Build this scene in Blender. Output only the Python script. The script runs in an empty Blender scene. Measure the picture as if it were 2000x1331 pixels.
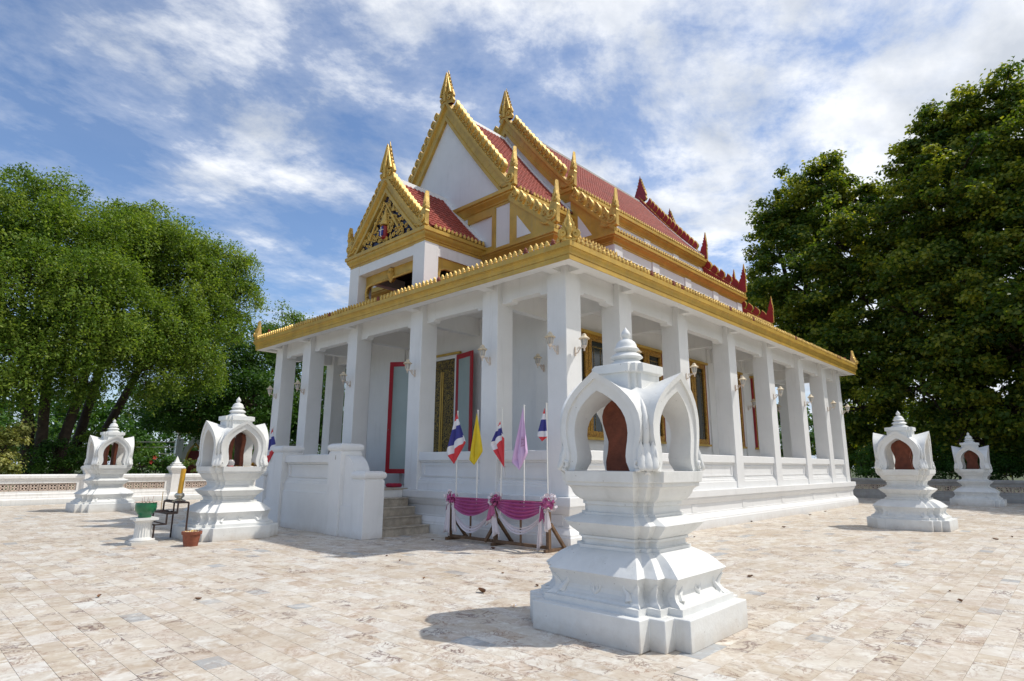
import bpy, math, random
import numpy as np
from mathutils import Matrix, Vector

random.seed(7)
R = math.radians
scene = bpy.context.scene
col = scene.collection

# ---------------------------------------------------------------- camera
CAM = Vector((0, 0, 1.6))
RIGHT = Vector((0.6876561, -0.7260205, 0.0048337))
UP = Vector((-0.1532444, -0.1386326, 0.9784156))
FWD = Vector((0.7096797, 0.6735542, 0.2065901))
FOC = 1157.91 / 2000.0
cd = bpy.data.cameras.new('camera')
cam = bpy.data.objects.new('camera', cd)
col.objects.link(cam)
cd.sensor_width = 36.0
cd.lens = FOC * 36.0
cd.clip_start = 0.05
cd.clip_end = 4000
cam.matrix_world = Matrix(((RIGHT.x, UP.x, -FWD.x, CAM.x), (RIGHT.y, UP.y, -FWD.y, CAM.y),
                           (RIGHT.z, UP.z, -FWD.z, CAM.z), (0, 0, 0, 1)))
scene.camera = cam
scene.render.resolution_x = 1024
scene.render.resolution_y = 681

def at(px, py, dist):
    """world point seen at a photo pixel at a horizontal distance from the camera"""
    d = FWD + RIGHT * ((px - 1000) / 2000 / FOC) + UP * ((665.5 - py) / 2000 / FOC)
    return CAM + d * (dist / math.hypot(d.x, d.y))

def project(p):
    d = Vector(p) - CAM
    z = d.dot(FWD)
    return (1000 + 2000 * FOC * d.dot(RIGHT) / z, 665.5 - 2000 * FOC * d.dot(UP) / z, z)

# ---------------------------------------------------------------- sky, sun, exposure
SUN_EL = R(56.7)
SUN_H = Vector((0.757, -0.653)).normalized()          # horizontal direction towards the sun
world = bpy.data.worlds.new('World')
scene.world = world
world.use_nodes = True
wn = world.node_tree
wn.nodes.clear()
def N(tree, typ, **kw):
    n = tree.nodes.new(typ)
    for k, v in kw.items():
        if k.startswith('i_'):
            n.inputs[k[2:].replace('_', ' ')].default_value = v
        else:
            setattr(n, k, v)
    return n
def math_node(tree, op, a, b=None, clamp=False):
    n = tree.nodes.new('ShaderNodeMath'); n.operation = op; n.use_clamp = clamp
    for i, v in enumerate((a, b)):
        if v is None: continue
        if isinstance(v, (int, float)): n.inputs[i].default_value = v
        else: tree.links.new(v, n.inputs[i])
    return n.outputs[0]
def mix_col(tree, fac, a, b, blend='MIX'):
    n = tree.nodes.new('ShaderNodeMix'); n.data_type = 'RGBA'; n.blend_type = blend
    for sock, v in ((n.inputs[0], fac), (n.inputs[6], a), (n.inputs[7], b)):
        if hasattr(v, 'is_output'): tree.links.new(v, sock)
        elif isinstance(v, (int, float)): sock.default_value = v
        else: sock.default_value = (v[0], v[1], v[2], 1)
    return n.outputs[2]
def ramp(tree, fac, stops, interp='LINEAR'):
    n = tree.nodes.new('ShaderNodeValToRGB'); n.color_ramp.interpolation = interp
    el = n.color_ramp.elements
    while len(el) < len(stops): el.new(0.5)
    for e, (p, c) in zip(el, stops):
        e.position = p
        e.color = (c, c, c, 1) if isinstance(c, (int, float)) else (c[0], c[1], c[2], 1)
    tree.links.new(fac, n.inputs[0])
    return n.outputs[0]

sky = N(wn, 'ShaderNodeTexSky', sky_type='NISHITA', sun_disc=False, sun_elevation=SUN_EL,
        sun_rotation=math.atan2(SUN_H.x, SUN_H.y), air_density=1.0, dust_density=0.25, ozone_density=1.5)
SKY_STRENGTH = 0.15
tc = N(wn, 'ShaderNodeTexCoord')
sep = N(wn, 'ShaderNodeSeparateXYZ')
wn.links.new(tc.outputs['Generated'], sep.inputs[0])
zc = math_node(wn, 'MAXIMUM', sep.outputs[2], 0.03)
zc = math_node(wn, 'ADD', zc, 0.10)
px_ = math_node(wn, 'DIVIDE', sep.outputs[0], zc)
py_ = math_node(wn, 'DIVIDE', sep.outputs[1], zc)
cmb = N(wn, 'ShaderNodeCombineXYZ')
wn.links.new(px_, cmb.inputs[0]); wn.links.new(py_, cmb.inputs[1])
mp = N(wn, 'ShaderNodeMapping')
mp.inputs['Rotation'].default_value = (0, 0, R(-28))
mp.inputs['Scale'].default_value = (1.0, 1.25, 1)
mp.inputs['Location'].default_value = (3.1, 1.7, 0)
wn.links.new(cmb.outputs[0], mp.inputs[0])
n1 = N(wn, 'ShaderNodeTexNoise', noise_dimensions='2D'); n1.inputs['Scale'].default_value = 1.9
n1.inputs['Detail'].default_value = 13; n1.inputs['Roughness'].default_value = 0.64; n1.inputs['Distortion'].default_value = 0.10
wn.links.new(mp.outputs[0], n1.inputs['Vector'])
n2 = N(wn, 'ShaderNodeTexNoise', noise_dimensions='2D'); n2.inputs['Scale'].default_value = 0.36
n2.inputs['Detail'].default_value = 4
wn.links.new(cmb.outputs[0], n2.inputs['Vector'])
# the cloud deck thickens towards +X (a front lying on that side of the sky)
side = math_node(wn, 'MULTIPLY', math_node(wn, 'SUBTRACT', sep.outputs[0], sep.outputs[1]), 0.17)
cov = math_node(wn, 'ADD', math_node(wn, 'ADD', n1.outputs[0], side), math_node(wn, 'MULTIPLY', math_node(wn, 'SUBTRACT', n2.outputs[0], 0.5), 0.35))
fac = ramp(wn, cov, [(0.30, 0.04), (0.43, 0.22), (0.52, 0.58), (0.60, 0.86), (0.72, 0.98)])
n3 = N(wn, 'ShaderNodeTexNoise', noise_dimensions='2D'); n3.inputs['Scale'].default_value = 2.3
n3.inputs['Detail'].default_value = 8; n3.inputs['Roughness'].default_value = 0.55
mp3 = N(wn, 'ShaderNodeMapping'); mp3.inputs['Rotation'].default_value = (0, 0, R(-28)); mp3.inputs['Scale'].default_value = (0.8, 1.25, 1)
mp3.inputs['Location'].default_value = (9.1, 4.4, 0)
wn.links.new(cmb.outputs[0], mp3.inputs[0]); wn.links.new(mp3.outputs[0], n3.inputs['Vector'])
shade = ramp(wn, n3.outputs[0], [(0.34, (0.68, 0.73, 0.81)), (0.5, (0.93, 0.965, 1.02)), (0.62, (1.20, 1.21, 1.22))])
skyc = mix_col(wn, 1.0, sky.outputs[0], (0.86 * SKY_STRENGTH, 0.98 * SKY_STRENGTH, 1.12 * SKY_STRENGTH), 'MULTIPLY')
# haze along the horizon
hz = ramp(wn, sep.outputs[2], [(0.0, 1.0), (0.10, 0.45), (0.26, 0.0)])
final = mix_col(wn, fac, skyc, shade)
final = mix_col(wn, hz, final, (0.62, 0.72, 0.84))
bg = N(wn, 'ShaderNodeBackground'); bg.inputs['Strength'].default_value = 1.0
wo = N(wn, 'ShaderNodeOutputWorld')
wn.links.new(final, bg.inputs['Color']); wn.links.new(bg.outputs[0], wo.inputs[0])

sl = bpy.data.lights.new('sun', 'SUN'); sl.energy = 3.6; sl.angle = R(0.6); sl.color = (1.0, 0.95, 0.87)
sun = bpy.data.objects.new('sun', sl); col.objects.link(sun)
sdir = Vector((SUN_H.x * math.cos(SUN_EL), SUN_H.y * math.cos(SUN_EL), math.sin(SUN_EL)))
sun.location = sdir * 80
sun.rotation_euler = sdir.to_track_quat('Z', 'Y').to_euler()

vs = scene.view_settings
vs.view_transform = 'Standard'; vs.look = 'None'; vs.exposure = -0.06; vs.gamma = 1.0
vs.use_curve_mapping = False

# ---------------------------------------------------------------- materials
MATS = {}
def material(name, color, rough=0.6, metal=0.0, var=0.12, vscale=3.0, bump=0.0, bscale=30.0, dirt=None, spec=0.5,
             streak=0.0, speck=0.0, trans=0.0, coat=0.0, splash=0.0):
    m = bpy.data.materials.new(name); m.use_nodes = True
    t = m.node_tree; b = t.nodes['Principled BSDF']
    geo = N(t, 'ShaderNodeNewGeometry')
    n = N(t, 'ShaderNodeTexNoise'); n.inputs['Scale'].default_value = vscale; n.inputs['Detail'].default_value = 6
    n.inputs['Roughness'].default_value = 0.6
    t.links.new(geo.outputs['Position'], n.inputs['Vector'])
    lo = tuple(c * (1 - var) for c in color); hi = tuple(min(1, c * (1 + var)) for c in color)
    c = ramp(t, n.outputs[0], [(0.3, lo), (0.7, hi)])
    if dirt:
        dn = N(t, 'ShaderNodeTexNoise'); dn.inputs['Scale'].default_value = 0.9; dn.inputs['Detail'].default_value = 9
        dn.inputs['Roughness'].default_value = 0.7
        t.links.new(geo.outputs['Position'], dn.inputs['Vector'])
        df = ramp(t, dn.outputs[0], [(0.50, 0.0), (0.72, 1.0)])
        c = mix_col(t, math_node(t, 'MULTIPLY', df, dirt[1]), c, dirt[0])
    if streak:
        mpp = N(t, 'ShaderNodeMapping'); mpp.inputs['Scale'].default_value = (14, 14, 0.8)
        t.links.new(geo.outputs['Position'], mpp.inputs[0])
        sn = N(t, 'ShaderNodeTexNoise'); sn.inputs['Scale'].default_value = 1.0; sn.inputs['Detail'].default_value = 5
        t.links.new(mpp.outputs[0], sn.inputs['Vector'])
        sf = ramp(t, sn.outputs[0], [(0.52, 0.0), (0.75, 1.0)])
        c = mix_col(t, math_node(t, 'MULTIPLY', sf, streak), c, (0.30, 0.27, 0.22))
    if speck:
        vo = N(t, 'ShaderNodeTexVoronoi'); vo.inputs['Scale'].default_value = 9.0
        t.links.new(geo.outputs['Position'], vo.inputs['Vector'])
        sf = ramp(t, vo.outputs['Distance'], [(0.03, 1.0), (0.07, 0.0)])
        c = mix_col(t, math_node(t, 'MULTIPLY', sf, speck), c, (0.16, 0.12, 0.08))
    if splash:
        # rain-splashed dirt near the paving and faint mildew runs
        sz = N(t, 'ShaderNodeSeparateXYZ'); t.links.new(geo.outputs['Position'], sz.inputs[0])
        ns_ = N(t, 'ShaderNodeTexNoise'); ns_.inputs['Scale'].default_value = 6.0; ns_.inputs['Detail'].default_value = 7; ns_.inputs['Roughness'].default_value = 0.7
        t.links.new(geo.outputs['Position'], ns_.inputs['Vector'])
        hgt = ramp(t, math_node(t, 'ADD', math_node(t, 'MULTIPLY', sz.outputs[2], 2.2), math_node(t, 'MULTIPLY', ns_.outputs[0], 0.55)), [(0.22, 1.0), (0.62, 0.0)])
        c = mix_col(t, math_node(t, 'MULTIPLY', hgt, splash), c, (0.42, 0.34, 0.25))
        mq = N(t, 'ShaderNodeMapping'); mq.inputs['Scale'].default_value = (4.0, 4.0, 0.55)
        t.links.new(geo.outputs['Position'], mq.inputs[0])
        nq = N(t, 'ShaderNodeTexNoise'); nq.inputs['Scale'].default_value = 1.0; nq.inputs['Detail'].default_value = 8; nq.inputs['Roughness'].default_value = 0.65
        t.links.new(mq.outputs[0], nq.inputs['Vector'])
        c = mix_col(t, math_node(t, 'MULTIPLY', ramp(t, nq.outputs[0], [(0.58, 0.0), (0.74, 1.0)]), splash * 0.55), c, (0.36, 0.35, 0.31))
    t.links.new(c, b.inputs['Base Color'])
    b.inputs['Roughness'].default_value = rough
    b.inputs['Metallic'].default_value = metal
    b.inputs['Specular IOR Level'].default_value = spec
    if coat: b.inputs['Coat Weight'].default_value = coat
    if trans:
        b.inputs['Transmission Weight'].default_value = trans
    if bump:
        bn = N(t, 'ShaderNodeTexNoise'); bn.inputs['Scale'].default_value = bscale; bn.inputs['Detail'].default_value = 8
        t.links.new(geo.outputs['Position'], bn.inputs['Vector'])
        bp = N(t, 'ShaderNodeBump'); bp.inputs['Strength'].default_value = bump; bp.inputs['Distance'].default_value = 0.02
        t.links.new(bn.outputs[0], bp.inputs['Height']); t.links.new(bp.outputs[0], b.inputs['Normal'])
    MATS[name] = m
    return m

WHITE = material('white plaster', (0.75, 0.75, 0.74), 0.62, var=0.035, vscale=1.5, bump=0.10, bscale=35, dirt=((0.60, 0.58, 0.53), 0.15), streak=0.03, speck=0.2, splash=0.35)
SEMA = material('white sema plaster', (0.71, 0.715, 0.695), 0.55, var=0.06, vscale=4, bump=0.16, bscale=28, dirt=((0.58, 0.55, 0.47), 0.30), streak=0.03, speck=0.55, splash=0.5)
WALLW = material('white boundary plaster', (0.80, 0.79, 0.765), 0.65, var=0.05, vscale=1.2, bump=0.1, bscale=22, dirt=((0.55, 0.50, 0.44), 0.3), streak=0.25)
WALLG = material('weathered shade-toned wall and grey ridge plaster', (0.36, 0.35, 0.33), 0.75, var=0.15, vscale=2.0, bump=0.15, bscale=22, dirt=((0.18, 0.17, 0.15), 0.6), streak=0.5)  # weathered grey, darkened to carry the back wall's tree shade; ridge cap plain grey
GOLD = material('gold paint', (0.56, 0.355, 0.065), 0.42, metal=0.25, var=0.16, vscale=2.2, bump=0.06, bscale=16, dirt=((0.34, 0.20, 0.04), 0.45), streak=0.22)
LEAF = material('gilded ornament', (0.62, 0.41, 0.10), 0.47, metal=0.30, var=0.25, vscale=9, bump=0.30, bscale=28, dirt=((0.26, 0.15, 0.04), 0.55))
REDP = material('red lacquer paint', (0.30, 0.018, 0.022), 0.45, var=0.2, vscale=4, bump=0.05)
DOORRED = material('red door paint', (0.38, 0.008, 0.020), 0.35, var=0.08)
TILE = material('red roof tile', (0.31, 0.062, 0.040), 0.62, var=0.30, vscale=6, bump=0.08, bscale=60, dirt=((0.17, 0.045, 0.035), 0.5), spec=0.25)
FADED = material('bare red antefix', (0.20, 0.05, 0.03), 0.75, var=0.3, vscale=12)
STONE = material('red brown sandstone', (0.17, 0.045, 0.02), 0.75, var=0.35, vscale=7, bump=0.35, bscale=30, dirt=((0.09, 0.03, 0.02), 0.6))
DARK = material('wick black and painted interior shade', (0.025, 0.016, 0.012), 0.8, var=0.3)  # porch interior's unlit darkness put into the colour; plain black on the wick
BLUE = material('dark blue glass mosaic', (0.012, 0.014, 0.05), 0.25, var=0.5, vscale=30)
GLASS = material('dark window glass', (0.018, 0.024, 0.02), 0.06, var=0.4, vscale=1.3, spec=0.6)
FROST = material('pale frosted glass', (0.36, 0.44, 0.43), 0.18, var=0.10, vscale=0.7, spec=0.5)
CREAM = material('cream lamp enamel', (0.66, 0.56, 0.40), 0.5, var=0.16, vscale=14, dirt=((0.42, 0.3, 0.16), 0.4))
IRONW = material('rusty white iron', (0.62, 0.54, 0.46), 0.6, var=0.2, vscale=20, dirt=((0.3, 0.15, 0.08), 0.6))
WOOD = material('weathered wood', (0.13, 0.075, 0.04), 0.8, var=0.4, vscale=9, bump=0.4, bscale=40)
MARBLE = material('stained marble', (0.42, 0.37, 0.30), 0.35, var=0.3, vscale=5, dirt=((0.20, 0.14, 0.08), 0.7), bump=0.04, streak=0.5)
BARK = material('dark bark', (0.055, 0.038, 0.026), 0.9, var=0.4, vscale=5, bump=0.8, bscale=14)
IRON = material('black rusted iron', (0.035, 0.022, 0.018), 0.6, metal=0.3, var=0.5, vscale=16, dirt=((0.16, 0.05, 0.02), 0.6))
GREENP = material('green glazed pot', (0.004, 0.13, 0.045), 0.3, var=0.15, vscale=8, coat=0.4)
TERRA = material('terracotta', (0.24, 0.075, 0.04), 0.8, var=0.3, vscale=9, dirt=((0.5, 0.44, 0.36), 0.7))
WAX = material('yellow wax', (0.60, 0.32, 0.025), 0.45, var=0.12, vscale=8)
SILVER = material('aged silver', (0.55, 0.52, 0.45), 0.25, metal=0.9, var=0.2, vscale=12)
PINK = material('mauve satin', (0.43, 0.095, 0.245), 0.36, var=0.14, vscale=6)
WCLOTH = material('white sheer cloth', (0.70, 0.64, 0.66), 0.7, var=0.06, vscale=8)
PWHITE = material('white pole paint', (0.74, 0.73, 0.68), 0.45, var=0.06)
FRED = material('flag red', (0.62, 0.035, 0.045), 0.65, var=0.08)
FWHITE = material('flag white', (0.74, 0.72, 0.74), 0.65, var=0.05)
FBLUE = material('flag blue', (0.035, 0.035, 0.22), 0.65, var=0.08)
FYEL = material('flag yellow', (0.66, 0.48, 0.008), 0.62, var=0.08)
FLIL = material('flag lilac', (0.62, 0.42, 0.64), 0.65, var=0.06)
LATT = material('pale pink lattice block', (0.62, 0.50, 0.42), 0.75, var=0.14, vscale=7, dirt=((0.4, 0.3, 0.24), 0.4))
DRYLEAF = material('dry brown leaf', (0.16, 0.07, 0.025), 0.7, var=0.5, vscale=12)
PETALY = material('yellow petals', (0.55, 0.30, 0.01), 0.6, var=0.3, vscale=30)
PETALW = material('cream petals', (0.65, 0.55, 0.35), 0.6, var=0.3, vscale=30)
CLEAR = material('clear plastic', (0.75, 0.75, 0.75), 0.12, var=0.1, trans=0.6)
CUSHION = material('red cushion', (0.42, 0.015, 0.05), 0.7, var=0.1)
CABLE = material('grey cable', (0.2, 0.2, 0.2), 0.6)
BUSHF = material('red hibiscus', (0.5, 0.02, 0.015), 0.6)
INK = material('faded ink', (0.30, 0.12, 0.22), 0.7)

def ornate(name, base, ground, scale, thr):
    """carved / lacquered gold pattern over a dark ground"""
    m = bpy.data.materials.new(name); m.use_nodes = True
    t = m.node_tree; b = t.nodes['Principled BSDF']
    geo = N(t, 'ShaderNodeNewGeometry')
    w = N(t, 'ShaderNodeTexNoise'); w.inputs['Scale'].default_value = scale; w.inputs['Detail'].default_value = 3
    w.inputs['Distortion'].default_value = 2.2
    t.links.new(geo.outputs['Position'], w.inputs['Vector'])
    f = ramp(t, w.outputs[0], [(thr - 0.03, 0.0), (thr + 0.03, 1.0)])
    c = mix_col(t, f, ground, base)
    t.links.new(c, b.inputs['Base Color'])
    b.inputs['Metallic'].default_value = 0.4; b.inputs['Roughness'].default_value = 0.4
    bp = N(t, 'ShaderNodeBump'); bp.inputs['Strength'].default_value = 0.5; bp.inputs['Distance'].default_value = 0.01
    t.links.new(w.outputs[0], bp.inputs['Height']); t.links.new(bp.outputs[0], b.inputs['Normal'])
    return m
CARVED = ornate('carved gilt frame', (0.55, 0.30, 0.04), (0.16, 0.06, 0.015), 22, 0.47)
LACQ = ornate('black and gold lacquer', (0.30, 0.20, 0.035), (0.02, 0.013, 0.008), 16, 0.52)

def foliage(name, dark, mid, light, transl=0.35):
    m = bpy.data.materials.new(name); m.use_nodes = True
    t = m.node_tree; t.nodes.clear()
    a = N(t, 'ShaderNodeAttribute'); a.attribute_name = 'tone'
    c = ramp(t, a.outputs['Fac'], [(0.0, dark), (0.55, mid), (1.0, light)])
    d = N(t, 'ShaderNodeBsdfPrincipled'); d.inputs['Roughness'].default_value = 0.5
    d.inputs['Specular IOR Level'].default_value = 0.35
    tr = N(t, 'ShaderNodeBsdfTranslucent')
    t.links.new(c, d.inputs['Base Color'])
    c2 = mix_col(t, 1.0, c, (1.25, 1.2, 0.5), 'MULTIPLY')
    t.links.new(c2, tr.inputs['Color'])
    mx = N(t, 'ShaderNodeMixShader'); mx.inputs[0].default_value = transl
    o = N(t, 'ShaderNodeOutputMaterial')
    t.links.new(d.outputs[0], mx.inputs[1]); t.links.new(tr.outputs[0], mx.inputs[2]); t.links.new(mx.outputs[0], o.inputs[0])
    return m
FIG = foliage('fig foliage', (0.060, 0.130, 0.017), (0.165, 0.265, 0.035), (0.31, 0.39, 0.085), 0.50)
BODHI = foliage('bodhi foliage', (0.036, 0.088, 0.014), (0.110, 0.175, 0.022), (0.42, 0.43, 0.055), 0.55)
DEEP = foliage('deep green foliage', (0.024, 0.078, 0.011), (0.055, 0.140, 0.018), (0.13, 0.24, 0.035), 0.42)
VARIE = foliage('variegated foliage', (0.10, 0.15, 0.03), (0.28, 0.30, 0.08), (0.48, 0.46, 0.16))
GRASSM = foliage('grass blades', (0.03, 0.06, 0.012), (0.06, 0.10, 0.02), (0.12, 0.15, 0.04))

# ---------------------------------------------------------------- mesh helpers
class MB:
    def __init__(s): s.v = []; s.f = []; s.m = []
    def add(s, verts, faces, mi=0):
        o = len(s.v); s.v.extend([tuple(p) for p in verts])
        s.f.extend([tuple(i + o for i in f) for f in faces]); s.m.extend([mi] * len(faces))
    def box(s, x0, x1, y0, y1, z0, z1, mi=0):
        s.add([(x0, y0, z0), (x1, y0, z0), (x1, y1, z0), (x0, y1, z0), (x0, y0, z1), (x1, y0, z1), (x1, y1, z1), (x0, y1, z1)],
              [(0, 3, 2, 1), (4, 5, 6, 7), (0, 1, 5, 4), (1, 2, 6, 5), (2, 3, 7, 6), (3, 0, 4, 7)], mi)
    def loft(s, rings, caps=True, mi=0, closed=True):
        n = len(rings[0]); vs = [p for r in rings for p in r]; fs = []
        for i in range(len(rings) - 1):
            for j in range(n if closed else n - 1):
                k = (j + 1) % n
                fs.append((i * n + j, i * n + k, (i + 1) * n + k, (i + 1) * n + j))
        if caps:
            fs.append(tuple(range(n - 1, -1, -1))); b = (len(rings) - 1) * n
            fs.append(tuple(range(b, b + n)))
        s.add(vs, fs, mi)
    def lathe(s, prof, n=20, c=(0, 0, 0), caps=True, mi=0, flute=0, fd=0.0):
        rings = []
        for r, z in prof:
            ring = []
            for j in range(n):
                a = 2 * math.pi * j / n
                rr = r * (1 - (fd if flute and (j % 2) else 0))
                ring.append((c[0] + rr * math.cos(a), c[1] + rr * math.sin(a), c[2] + z))
            rings.append(ring)
        s.loft(rings, caps, mi)
    def tube(s, path, rad, n=6, mi=0, caps=True):
        path = [Vector(p) for p in path]
        if isinstance(rad, (int, float)): rad = [rad] * len(path)
        rings = []; ref = None
        for i, p in enumerate(path):
            d = (path[min(i + 1, len(path) - 1)] - path[max(i - 1, 0)])
            if d.length < 1e-9: d = Vector((0, 0, 1))
            d.normalize()
            if ref is None:
                ref = Vector((0, 0, 1)) if abs(d.z) < 0.9 else Vector((1, 0, 0))
            u = (ref - d * ref.dot(d))
            if u.length < 1e-4: u = d.orthogonal()
            u.normalize(); ref = u; w = d.cross(u)
            rings.append([p + (u * math.cos(2 * math.pi * j / n) + w * math.sin(2 * math.pi * j / n)) * rad[i] for j in range(n)])
        s.loft(rings, caps, mi)
    def plate(s, outline, thick, frame, mi_front=0, mi_back=None, mi_side=None, bevel=0.0):
        """extrude a 2D outline (a,b); frame(a,b,c) -> world point, c runs -thick/2 (front) .. thick/2 (back)"""
        if mi_back is None: mi_back = mi_front
        if mi_side is None: mi_side = mi_front
        n = len(outline); h = thick / 2
        ca = sum(p[0] for p in outline) / n; cb = sum(p[1] for p in outline) / n
        ins = [(a + (ca - a) * bevel, b + (cb - b) * bevel) for a, b in outline]
        hb = h * (0.45 if bevel else 1)
        fr = [frame(a, b, -h) for a, b in ins]; f2 = [frame(a, b, -hb) for a, b in outline]
        bk = [frame(a, b, h) for a, b in outline]
        s.add(fr, [tuple(range(n))], mi_front)
        s.add(bk, [tuple(range(n - 1, -1, -1))], mi_back)
        side = [(i, (i + 1) % n, n + (i + 1) % n, n + i) for i in range(n)]
        s.add(f2 + fr, side, mi_front)
        s.add(bk + f2, side, mi_side)
    def mesh(s, name, mats, smooth=None, recalc=True):
        me = bpy.data.meshes.new(name)
        me.from_pydata(s.v, [], s.f)
        for m in (mats if isinstance(mats, (list, tuple)) else [mats]): me.materials.append(m)
        if any(s.m): me.polygons.foreach_set('material_index', s.m)
        if recalc:
            import bmesh
            bm = bmesh.new(); bm.from_mesh(me)
            bmesh.ops.remove_doubles(bm, verts=bm.verts, dist=1e-5)
            bmesh.ops.recalc_face_normals(bm, faces=bm.faces)
            bm.to_mesh(me); bm.free()
        if smooth:
            me.polygons.foreach_set('use_smooth', [True] * len(me.polygons))
            me.set_sharp_from_angle(angle=R(smooth))
        me.update()
        return me
    def build(s, name, mats, parent=None, smooth=None, recalc=True, bevel=0):
        return obj(name, s.mesh(name, mats, smooth, recalc), parent, bevel)

WLOC = {}
def obj(name, me, parent=None, bevel=0, matrix=None):
    o = bpy.data.objects.new(name, me)
    col.objects.link(o)
    if parent is not None:
        o.parent = parent
        if parent.name in WLOC: o.matrix_parent_inverse = Matrix.Translation(-WLOC[parent.name])
    if matrix is not None: o.matrix_basis = matrix
    if bevel:
        md = o.modifiers.new('bevel', 'BEVEL'); md.width = bevel; md.segments = 2; md.limit_method = 'ANGLE'; md.angle_limit = R(40)
    return o
def tag(o, label=None, cat=None, group=None, kind=None):
    if label: o['label'] = label
    if cat: o['category'] = cat
    if group: o['group'] = group
    if kind: o['kind'] = kind
    return o
def thing(name, label, cat, loc=(0, 0, 0), rz=0.0, group=None, world_coords=False):
    o = bpy.data.objects.new(name, None); o.empty_display_size = 0.2
    col.objects.link(o)
    o.location = loc; o.rotation_euler = (0, 0, rz)
    tag(o, label, cat, group)
    if world_coords: WLOC[o.name] = Vector(loc)
    return o
def copy_tree(o, parent=None):
    c = o.copy(); col.objects.link(c)
    if parent is not None: c.parent = parent; c.matrix_parent_inverse = o.matrix_parent_inverse.copy()
    for ch in o.children: copy_tree(ch, c)
    return c
def spiral(c, r0, r1, a0, turns, n=18):
    """points (a,b) of a flat spiral about c"""
    return [(c[0] + (r0 + (r1 - r0) * i / n) * math.cos(a0 + turns * 2 * math.pi * i / n),
             c[1] + (r0 + (r1 - r0) * i / n) * math.sin(a0 + turns * 2 * math.pi * i / n)) for i in range(n + 1)]
def sweep(mb, path, prof, closed=False, mi=0, caps=True):
    """run a profile [(outward offset, z)] along a horizontal path of (x, y); outward = right hand side of travel"""
    n = len(path); rings = []
    for i, p in enumerate(path):
        p = Vector(p).to_2d()
        def nrm(a, b):
            d = (Vector(b).to_2d() - Vector(a).to_2d()).normalized(); return Vector((d.y, -d.x))
        if closed or 0 < i < n - 1:
            n0 = nrm(path[(i - 1) % n], path[i]); n1_ = nrm(path[i], path[(i + 1) % n])
            m = (n0 + n1_); m = m / max(0.2, m.dot(n0)) if m.length > 1e-6 else n0
        elif i == 0: m = nrm(path[0], path[1])
        else: m = nrm(path[-2], path[-1])
        rings.append([(p.x + m.x * o, p.y + m.y * o, z) for o, z in prof])
    if closed:
        rings.append(rings[0])
        mb.loft(rings, False, mi)
    else: mb.loft(rings, caps, mi)
# ================================================================ ground and paving
def ground_mat(name, c1, c2, scale):
    m = bpy.data.materials.new(name); m.use_nodes = True
    t = m.node_tree; b = t.nodes['Principled BSDF']; geo = N(t, 'ShaderNodeNewGeometry')
    n = N(t, 'ShaderNodeTexNoise'); n.inputs['Scale'].default_value = scale; n.inputs['Detail'].default_value = 8
    t.links.new(geo.outputs['Position'], n.inputs['Vector'])
    t.links.new(ramp(t, n.outputs[0], [(0.35, c1), (0.65, c2)]), b.inputs['Base Color'])
    b.inputs['Roughness'].default_value = 0.9
    return m
EARTH = ground_mat('grassy earth', (0.035, 0.06, 0.015), (0.09, 0.10, 0.035), 0.4)
MORTAR = ground_mat('mortar', (0.36, 0.31, 0.25), (0.48, 0.42, 0.34), 3)

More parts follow.
